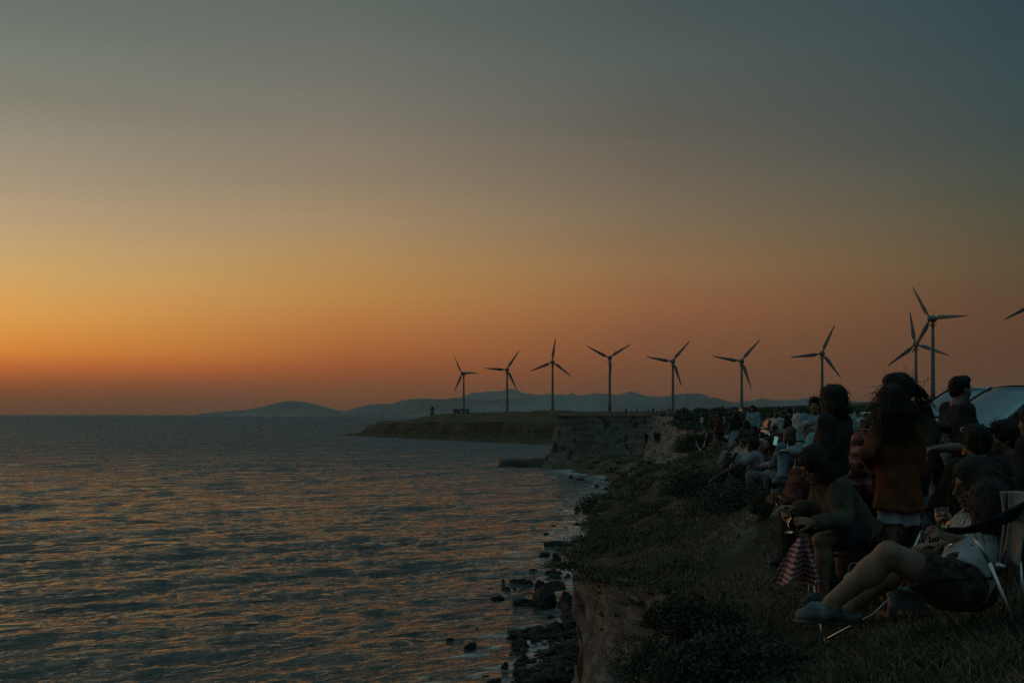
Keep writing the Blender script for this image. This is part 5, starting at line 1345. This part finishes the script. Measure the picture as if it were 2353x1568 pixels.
person('woman lying back in a low chair with bare legs stretched out, white shirt, dark hair',b,J,(-.97,-.12,-.22),0,.93,head_s=1.08,h=.010,skin='skin',hair=('long',1.12,.24,(.12,.22)),hairm='hair_dark',
  top=dict(m='black_cloth',sleeve='none',hem=.02),jacket=dict(m='white_shade',hem=.02,g=.03,amp=.022,sleeve='half'),legs=dict(m='floral',to=.30,g=.022,amp=.02,extra=[ell(w(2190,1362,5.6),(.14,.09,.075),k=.06),ell(w(2235,1350,5.6),(.12,.11,.11),k=.06)]),shoes='sneaker',female=True,
  hands={'L':dict(dir=(-.9,.1,.25),back=(0,-.8,.6),curl=.8,thumb=-1),'R':dict(dir=(-.9,0,.1),curl=.4)},nstrand=420,wind=(.06,-.10,0),leg_s=1.10,hx=[cone(w(2268,1100,6.05),w(2276,1150,5.78),.08,.09,.05),cone(w(2272,1150,5.72),w(2268,1205,5.62),.10,.07,.05)])
wine_glass('wine glass held by the reclining woman in the white shirt',tuple(at4(2172,1250,5.62)),(0,-.1),.95)
cz=gz(3.0,5.75)
t=thing('camp_chair','low navy camp chair with silver legs and wide slung armrest at the right edge','folding chair',tuple(at4(2270,1460,5.5)),0)
cb=np.array(t.location)
rel=lambda px_,py_,d: tuple(np.array(at4(px_,py_,d))-cb)
def quad4(a,b_,c_,d_,sag=0):
    a,b_,c_,d_=[np.array(q) for q in (a,b_,c_,d_)]
    return lambda u,v: tuple((a*(1-u)+b_*u)*(1-v)+(d_*(1-u)+c_*u)*v+np.array((0,0,-sag*math.sin(math.pi*u)*math.sin(math.pi*v))))
cloth_sheet(quad4(rel(2150,1330,5.25),rel(2290,1325,5.35),rel(2300,1318,5.95),rel(2165,1320,5.9),.06),8,8,'seat',M['navy_fabric'],t)
cloth_sheet(quad4(rel(2290,1320,5.35),rel(2352,1150,5.6),rel(2345,1145,6.15),rel(2300,1318,5.95),.05),8,8,'backrest',M['navy_fabric'],t)
def strap(pts, w_):
    pts=[np.array(p) for p in pts]
    def fn(u,v):
        k=u*(len(pts)-1); i=min(int(k),len(pts)-2); f_=k-i
        p=pts[i]*(1-f_)+pts[i+1]*f_; return tuple(p+np.array((0,(v-.5)*.07,(v-.5)*-w_[0]*(1-u)-(v-.5)*w_[1]*u)))
    return fn
cloth_sheet(strap([rel(2172,1214,5.30),rel(2205,1219,5.30),rel(2245,1211,5.30),rel(2290,1196,5.32),rel(2352,1168,5.36)],(.015,.085)),16,4,'armrest',M['navy_fabric'],t,.01)
MB().tube([rel(2273,1290,5.28),rel(2338,1456,5.22)],.0085,8).build('leg',M['steel'],t,True)
MB().tube([rel(2342,1290,5.4),rel(2356,1440,5.45)],.0085,8).build('leg',M['steel'],t,True)
MB().tube([rel(2240,1235,5.3),rel(2273,1292,5.28)],.008,8).build('front_post',M['steel'],t,True)
MB().tube([rel(2287,1294,5.28),rel(2308,1303,5.26)],.012,8).build('hinge',M['steel'],t,True)
MB().tube([rel(2165,1380,5.9),rel(2185,1430,5.9)],.007,8).build('leg',M['steel'],t,True)
MB().tube([rel(2322,1240,5.5),rel(2300,1440,5.95)],.0085,8).build('leg',M['steel'],t,True)
# fringed towel over the chair back
def towel(u,v):
    p=np.array(at4(2322+ (v-.5)*46+10*math.sin(5*u)*.4,1128+u*170,5.42+.06*math.sin(6*v)))-cb
    return tuple(p+np.array((.02*math.sin(9*v+2*u),.03*math.sin(11*v+1.5*u),.006*math.sin(30*v)*(u>.9))))
M['towel']=mat('beige_towel',(0.36,0.31,0.25),.95,.35,9,.6,160)
tw=cloth_sheet(lambda u,v: tuple(np.array(towel(u,v))+cb),26,22,'towel',M['towel'],None,.012); tag(tw,'crumpled beige towel hung over the low navy chair at the right edge','towel')

# --- person in a dark lettered T-shirt, arm stretched out ---------------------------------------------------------------
b=Vector(((2180-CX)/F*8.6,8.6,0)); b.z=gz(b.x,b.y); w=lambda px_,py_,d: W(px_,py_,d,b)
J=pose('sit',1.0)
J.update(pelvis=w(2192,1185,8.75),chest=w(2190,1098,8.72),neck=w(2178,1040,8.66),head=w(2164,1004,8.58),shL=w(2226,1056,8.62),shR=w(2146,1058,8.76),elL=w(2200,1028,8.2),wrL=w(2146,1030,8.02),elR=w(2130,1110,8.6),wrR=w(2150,1150,8.3),
  hipL=w(2206,1190,8.7),hipR=w(2172,1190,8.75),knL=w(2186,1160,8.1),knR=w(2140,1162,8.15),anL=w(2170,1290,8.0),anR=w(2140,1290,8.05),toL=w(2160,1305,7.85),toR=w(2130,1305,7.9))
person('seated person in a dark T-shirt with pale lettering and jeans, one forearm held out level',b,J,(-.35,-.9,-.1),0,1.0,h=.012,hair=('short',1.12),top=dict(m='black_cloth',sleeve='short',g=.024,amp=.014,hem=.03),legs=dict(m='denim',g=.02))
pp=[c for c in COL.objects if c.name.startswith('person') and c.type=='EMPTY'][-1]
fc=bpy.data.curves.new('shirt_lettering','FONT'); fc.body='Lor'; fc.size=.105; fc.shear=.25; fc.extrude=.002; fc.align_x='CENTER'; fc.offset=.003
tmp=bpy.data.objects.new('tmp',fc); COL.objects.link(tmp); bpy.context.view_layer.update()
dg=bpy.context.evaluated_depsgraph_get(); me=bpy.data.meshes.new_from_object(tmp.evaluated_get(dg)); bpy.data.objects.remove(tmp)
lo=bpy.data.objects.new('shirt_lettering',me); COL.objects.link(lo); lo.parent=pp; me.materials.clear(); me.materials.append(M['cream'])
lo.location=tuple(w(2182,1113,8.50)); lo.rotation_euler=(math.radians(84),0,math.radians(-8))
# pale blue scarf
cs=piece('scarf',[cone(w(2176,1046,8.5),w(2186,1082,8.46),.055,.03,.03),cone(w(2196,1044,8.5),w(2188,1085,8.46),.05,.025,.03)],.011,M['teal'],pp,.014,(14,14,8),5)
camp_chair('dark folding chair under the person in the lettered T-shirt',tuple(at(2190,1340,8.75)),math.radians(160),'black_fabric')

# --- heads and shoulders at the right ---------------------------------------------------------------------------------------
sit_at(2232,7.6,'seated person seen from behind with dark hair and sunglasses pushed up on the head',979,rz=math.radians(8),face=0,base=1.30,h=.012,top=dict(m='black_cloth',g=.03),legs=dict(m='black_cloth'),hair=('short',1.16),nstrand=160)
pp=[c for c in COL.objects if c.name.startswith('person') and c.type=='EMPTY'][-1]
gl=MB()
for q in (-1,1):
    gl.tube([(q*.033+.03*math.cos(a),.045,1.272+.022*math.sin(a)) for a in np.linspace(0,6.283,14)],.004,6)
    gl.tube([(q*.065,.045,1.278),(q*.084,-.03,1.24)],.003,5)
gl.build('sunglasses',M['lamp_off'],pp,True)
mb=MB(); mb.tube([(-.098+.0*a,-.05+.016*math.cos(a),1.115+.022*math.sin(a)) for a in np.linspace(0,6.283,14)],.003,6); mb.build('earring',M['metal_gold'],pp,True)
sit_at(2293,7.9,'seated man with curly hair looking left, dark top, beside the head with sunglasses',970,rz=math.radians(75),face=math.radians(0),base=1.30,h=.012,top=dict(m='navy_cloth',g=.03),legs=dict(m='black_cloth'),hair=('short',1.2),nstrand=200,hairm='hair_dark')
stand_at(2372,6.3,'person in dark navy clothes standing at the right edge of the picture, mostly cut off',940,rz=math.radians(40),h=.014,top=dict(m='navy_cloth',g=.03),legs=dict(m='navy_cloth'),hair=('short',1.1))
# --- standing men ---------------------------------------------------------------------------------------------------------------
stand_at(2203,9.6,'standing man with short dark hair and dark shirt in front of the parked cars',864,rz=math.radians(-84),face=math.radians(-6),h=.012,top=dict(m='black_cloth',sleeve='half',g=.016,hem=.04,amp=.014),legs=dict(m='black_cloth'),hair=('short',.99),nstrand=50)
stand_at(1914,10.0,'standing person in black seen from behind with a big cloud of dark curly hair',888,rz=math.radians(48),face=0,h=.012,top=dict(m='black_cloth',g=.022,hem=.05,amp=.02),legs=dict(m='black_cloth'),hair=('long',1.16,.02,(.04,.09)),nstrand=420,wind=(.10,0,0))
stand_at(1872,15.2,'standing man with curly dark hair and sunglasses in a pale blue open-collared shirt',913,rz=math.radians(165),face=math.radians(10),top=dict(m='teal',g=.022,hem=.05),legs=dict(m='denim'),hair=('short',1.15),nstrand=80)
# --- seated people in the middle distance ------------------------------------------------------------------------------------------
mx=(1852-CX)/F*13.3; b=Vector((mx,13.3,0)); b.z=gz(mx,13.3); w=lambda px_,py_,d: W(px_,py_,d,b)
J=pose('sit',.95)
J.update(pelvis=w(1874,1052,13.35),chest=w(1872,1022,13.35),neck=w(1866,1000,13.3),head=w(1860,986,13.28),shL=w(1868,1008,13.12),shR=w(1872,1007,13.5),elL=w(1846,1038,13.05),wrL=w(1812,1036,13.1),elR=w(1850,1036,13.55),wrR=w(1818,1034,13.4),
  hipL=w(1872,1054,13.25),hipR=w(1876,1054,13.45),knL=w(1800,1045,13.2),knR=w(1810,1048,13.45),anL=w(1796,1096,13.2),anR=w(1804,1098,13.45),toL=w(1778,1104,13.2),toR=w(1790,1105,13.45))
person('man in a mottled cap and denim shirt sitting in profile with pale jeans',b,J,(-.97,-.1,-.15),0,.95,h=.014,hair=('short',.98),hairm='hair_grey',cap='camo',top=dict(m='denim_light',g=.03),legs=dict(m='denim_light',g=.018),shoes='sneaker')
camp_chair('black camp chair under the man in the denim shirt',(b.x+.1,13.35,b.z),math.radians(85),'black_fabric',.42,.85)
sit_at(1787,17.0,'seated person in a brown cap and grey shirt holding up a glowing phone',984,rz=math.radians(70),face=0,base=1.31,top=dict(m='lilac',g=.02),legs=dict(m='grey_cloth'),hair=('short',1.0),hairm='hair_brown',cap='camo')
p_=at(1781,1012,16.6); mb=MB(); mb.box((0,0,0),(.075,.008,.15)); t=thing('phone','glowing phone held up in front of the brown cap','phone',p_,.3); t.rotation_euler=(0,.22,.3); mb.build('case',M['trim'],t,False,.004); mb=MB(); mb.box((0,-.0055,0),(.068,.002,.14)); mb.build('screen',M['phone_glow'],t)
sit_at(1811,16.2,'seated person with rounded brown hair and pale blue scarf, seen from behind',980,rz=math.radians(15),face=0,base=1.31,top=dict(m='denim',g=.024),legs=dict(m='denim'),hair=('long',1.1,.02,(.03,.06)),hairm='hair_brown',female=True)
sit_at(1835,16.8,'seated woman with brown hair between the scarf wearer and the capped man',983,rz=math.radians(30),face=0,base=1.30,top=dict(m='olive',g=.02),legs=dict(m='denim'),hair=('long',1.05,.08,(.03,.06)),hairm='hair_brown',female=True)
sit_at(1945,10.6,'seated person with dark hair seen from behind, wearing a blue paisley top',998,rz=math.radians(10),face=0,base=1.30,h=.014,top=dict(m='paisley',g=.022),legs=dict(m='black_cloth'),hair=('long',1.06,.06,(.05,.1)),female=True,nstrand=100)
sit_at(1991,13.5,'dark-haired seated person with glasses on the head behind the plaid shirt',984,rz=math.radians(-15),face=0,base=1.30,top=dict(m='black_cloth'),legs=dict(m='black_cloth'),hair=('short',1.15))
sit_at(1722,18.0,'bearded man in a pale lilac shirt sitting low and reaching out to the left',1004,p='floor',skin='skin_dark',rz=math.radians(70),face=0,base=.93,over=dict(elL=(-.36,.25,.40),wrL=(-.46,.52,.24)),top=dict(m='lilac',g=.022,sleeve='short'),legs=dict(m='black_cloth'),hair=('short',1.12),nstrand=40)
p_=at(1673,1075,17.8); wine_glass('glass catching the light in the outstretched hand of the bearded man',(p_.x,p_.y,p_.z-.08),(0,.5),1.0)
sit_at(1748,20.0,'grey-haired person in dark clothes sitting right of the bearded man',1008,p='floor',rz=math.radians(160),face=0,base=.93,top=dict(m='black_cloth'),legs=dict(m='grey_cloth'),hair=('short',1.05),hairm='hair_grey')
sit_at(1763,18.6,'person in a dark patterned top sitting close beside the grey-haired one',1001,p='floor',rz=math.radians(120),face=0,base=.93,top=dict(m='floral'),legs=dict(m='black_cloth'),hair=('long',1.05,.1,(.03,.06)),female=True)
# --- standing people further along -----------------------------------------------------------------------------------------------------
stand_at(1652,46,'woman in a loose rust red dress standing beside the dark board',948,rz=math.radians(60),top=dict(m='rust_dark',g=.05,hem=.12,flare=.08),legs=dict(m='rust_dark',to=.4,g=.05),hair=('long',1.25,.15,(.05,.1)),hairm='hair_dark',female=True)
stand_at(1690,45,'woman in a black top and long pale blue skirt with her back turned',948,rz=math.radians(10),top=dict(m='black_cloth',g=.04),skirt=dict(m='skirt_blue',len=.72,flare=.14),hair=('long',1.2,.2,(.05,.1)),female=True)
stand_at(1729,43,'person in a pale blue top and black trousers in front of the white car',931,rz=math.radians(150),top=dict(m='teal',g=.02,hem=-.02),legs=dict(m='black_cloth'),hair=('short',1.15))
stand_at(1823,48,'bald figure in pale grey right of the white car with its lights on',958,rz=math.radians(190),top=dict(m='grey_cloth'),legs=dict(m='black_cloth'),hair=None,skin='skin_pale')
sit_at(1842,34,'white-haired seated person behind the woman with brown hair',970,rz=math.radians(160),face=0,base=1.3,top=dict(m='grey_cloth'),legs=dict(m='black_cloth'),hair=('short',1.1),hairm='hair_grey')
stand_at(1970,44,'woman in a cropped white top standing near the far white car',944,rz=math.radians(170),top=dict(m='white_cloth',g=.02,hem=-.1),legs=dict(m='cream',to=1),hair=('short',1.2),female=True)
stand_at(1990,42,'person in a denim jacket beside the woman in the cropped white top',948,rz=math.radians(200),top=dict(m='denim_light',g=.03),legs=dict(m='denim'),hair=('short',1.1))
stand_at(1704,62,'dark figure standing behind the woman with the pale blue skirt',938,rz=math.radians(30),top=dict(m='black_cloth'),legs=dict(m='black_cloth'),hair=('short',1.1))
stand_at(1662,90,'distant person in a pale top on the slope above the woman in rust red',934,rz=math.radians(100),top=dict(m='grey_cloth'),legs=dict(m='black_cloth'),hair=('short',1.1))
stand_at(1634,110,'distant person in dark clothes below the round-topped bush',938,rz=math.radians(200),top=dict(m='olive'),legs=dict(m='black_cloth'),hair=('short',1.1))
stand_at(1470,330,'x',938,h=.05,top=dict(m='black_cloth'),legs=dict(m='black_cloth'),hair=('short',1.1),group='tiny figures on the far clifftop skyline',shoes=None)
pr=[c for c in COL.objects if c.name.startswith('person') and c.type=='EMPTY'][-1]
FAR='tiny dark figure standing on the clifftop skyline between the fourth and fifth turbines'
pr['label']=FAR
for i,px_ in enumerate([1438,1451,1463,1481,1489,1500,1509,1520,1525,1532,1538,1542,1555]):
    d=352+ (i*37)%60; x=(px_-CX)/F*d
    o=pr if i==0 else copy_tree(pr)
    o.location=(x,d,gz(x,d)-.1); o.rotation_euler=(0,0,i*1.3); sc=random.uniform(.92,1.06); o.scale=(sc,sc,sc)
# the rest of the crowd strung out along the clifftop
protos=[]
for i,(pz_,tm_,lm_,hm_,fem) in enumerate([('stand','black_cloth','denim','hair_dark',False),('stand','white_cloth','denim','hair_brown',True),('phone','teal','black_cloth','hair_dark',False),('floor','rust_dark','denim','hair_dark',True),('floor','cream','navy_cloth','hair_brown',False),('sit','olive','black_cloth','hair_dark',True),('floor','lilac','grey_cloth','hair_dark',False)]):
    J=pose(pz_,.98); protos.append([person('x',(0,0,0),J,(0,1,0),0,.98,h=.028,top=dict(m=tm_,g=.024),legs=dict(m=lm_),hair=('long',1.1,.08,(.03,.06)) if fem else ('short',1.12),hairm=hm_,female=fem,group='crowd along the clifftop'),False])
WHO=['small dark-topped figure standing in the clifftop crowd','small grey-topped woman standing in the clifftop crowd','small pale blue figure holding up a phone in the clifftop crowd','small figure in rust red sitting on the ground in the crowd','small figure in cream sitting on the ground in the crowd','small olive-topped figure on a seat in the crowd','small lilac-topped figure sitting on the ground in the crowd']
rc=random.Random(5)
for (px_,d,k) in [(1600,120,0),(1612,118,1),(1622,95,3),(1640,140,0),(1648,138,2),(1668,80,4),(1676,100,0),(1684,98,1),(1712,75,2),(1718,52,5),(1740,60,0),(1746,38,3),(1757,33,6),(1770,42,4),(1776,30,5),(1783,46,1),(1796,37,3),(1803,28,6),(1812,40,0),(1829,36,1),(1836,26,4),(1850,30,5),(1857,44,2),(1905,50,0),(1950,36,1),(1960,30,6),(1978,32,5),(1986,24,3),(1690,30,6),(1702,27,4),(1736,25,3),(1712,33,5)]:
    pr_,used=protos[k]; x=(px_-CX)/F*d
    o=copy_tree(pr_) if used else pr_; protos[k][1]=True
    o.location=(x,d,gz(x,d)); o.rotation_euler=(0,0,rc.uniform(.2,2.2)); sc=rc.uniform(.92,1.05); o.scale=(sc,sc,sc); o['label']=WHO[k]
# two walkers on the slope below
for i,(px_,py_,d) in enumerate([(1484,1023,150),(1506,1020,150),(1513,1021,151)]):
    x=(px_-CX)/F*d; o=copy_tree(pr); o.location=(x,d,min(gz(x,d),-(py_-HY)*d/F)); o['label']=['lone figure on the slope below the far clifftop','left one of two figures side by side on the slope','right one of two figures side by side on the slope'][i]; o['group']='figures on the cliff slope'

# ================================================================== things
car('dark car nearest the right edge with a large sky-lit windscreen',tuple(at(2369,1130,16.0)),math.radians(106),'car_dark','glass_car',4.5,1.85,1.72,1.02,rack=False,steep=.95)
car('silver car parked farther back, behind the standing short-haired man',tuple(at(2252,1062,21.5)),math.radians(114),'car_silver','glass_car',4.4,1.8,1.62,.98,steep=.85)
car('white car with its headlights on behind the seated group',tuple((at(1787,1020,60).x,60,gz(at(1787,1020,60).x,60))),math.radians(172),'car_silver','glass_dark',4.4,1.8,1.62,lit=True,rack=True)
x=at(1976,1010,58).x; car('far white vehicle of which only the roof line shows behind the crowd',(x,58,gz(x,58)),math.radians(95),'car_white','glass_dark',4.4,1.8,1.55)
M['hut']=mat('hut_canvas',(0.30,0.25,0.17),.9,.2,4); M['hut_light']=emit_mat('lit_canvas',(1.0,.72,.35),.10)
p_=at(1699,951,200); t=thing('tent','small lit canvas shelter at the foot of the sixth turbine','tent',(p_.x,200,p_.z)); t.scale=(.45,.45,.8)
MB().add([(-1.4,-1,0),(1.4,-1,0),(1.0,-.7,1.2),(-1.0,-.7,1.2),(-1.4,1,0),(1.4,1,0),(1.0,.7,1.2),(-1.0,.7,1.2)],[(0,1,2,3),(1,5,6,2),(5,4,7,6),(4,0,3,7)]).build('wall',M['hut_light'],t)
MB().add([(-1.2,-.9,1.2),(1.2,-.9,1.2),(1.2,.9,1.2),(-1.2,.9,1.2),(-.7,0,1.7),(.7,0,1.7)],[(0,1,5,4),(1,2,5),(2,3,4,5),(3,0,4)]).build('roof',M['hut'],t)
# dark board left of the woman in rust red
p_=at(1619,1030,46); z=gz(p_.x,46); camp_chair('dark camp chair standing on the slope left of the woman in rust red',(p_.x,46,z),math.radians(120),'black_fabric',.42,.92,.55)
# gingham cloth, bags, small table
M['gingham']=plaid('red_gingham',(0.10,0.03,0.035),(0.30,0.12,0.13),(0.62,0.42,0.42),30)
def drape(u,v):
    px_=1842+(u-.5)*lerp(18,112,v**.8)-14*v; py_=1236+v*104+8*math.sin(u*9)*v-10*abs(u-.5)*v
    return tuple(at(px_,py_,6.95+.10*math.sin(u*11+.6)*v+.12*abs(u-.45)))
o=cloth_sheet(drape,30,24,'picnic_cloth',M['gingham'],None,.004); tag(o,'red and white gingham cloth hanging in folds beside the chair of the olive jacket','cloth')
p_=at(1962,1364,6.7); t=thing('cloth_bag','slumped blue-grey cloth bag on the ground behind the outstretched shin','bag',p_)
piece('pouch',[ell((0,0,.075),(.075,.07,.085),k=.02),ell((.03,.02,.05),(.07,.06,.06),k=.03)],.011,M['denim_light'],t,.014,(14,14,14),8)
MB().tube([(-.04,0,.14),(-.03,0,.2),(.02,0,.21),(.05,0,.15)],.006,6).build('strap',M['grey_cloth'],t,True)
p_=at(2083,1396,5.0); t=thing('carrier_bag','pale blue carrier bag standing under the raised thigh','bag',p_)
cloth_sheet(lambda u,v:(.085*math.cos(6.283*u)*(1+.1*v)-.01*v,.045*math.sin(6.283*u),.105*v+.012*math.sin(6.283*u*2+1)*v),28,6,'bag_wall',M['teal'],t,.003)
MB().tube([(-.05,-.04,.10),(-.03,-.04,.15),(.03,-.04,.15),(.05,-.04,.10)],.004,6).build('handle',M['teal'],t,True)
p_=at(2138,1262,6.7); zt=p_.z; zg=gz(p_.x,6.7)
t=thing('camp_table','small dark folding table between the chairs','table',(p_.x,6.7,zg)); ht=zt-zg
MB().box((0,0,ht-.012),(.42,.36,.02)).build('tabletop',M['trim'],t,False,.004)
for qx in (-1,1):
    for qy in (-1,1): MB().tube([(qx*.18,qy*.15,ht-.03),(qx*-.1 if qy>0 else qx*.19,qy*.16,0)],.008,8).build('leg',M['steel'],t,True)
tumbler('tall clear tumbler at the left on the small dark table',(p_.x-.06,6.62,zt)); tumbler('clear tumbler at the right on the small dark table',(p_.x+.05,6.66,zt),.12)
t=thing('bottle','dark glass bottle standing behind the tumblers','bottle',(p_.x+.0,6.78,zt)); MB().lathe([(.036,0),(.037,.15),(.03,.18),(.013,.21),(.013,.27),(.015,.275)],20).build('glass',M['glass_dark'],t,True); MB().lathe([(.0375,.04),(.0375,.12)],20,cap=False).build('paper_label',M['cream'],t,True)
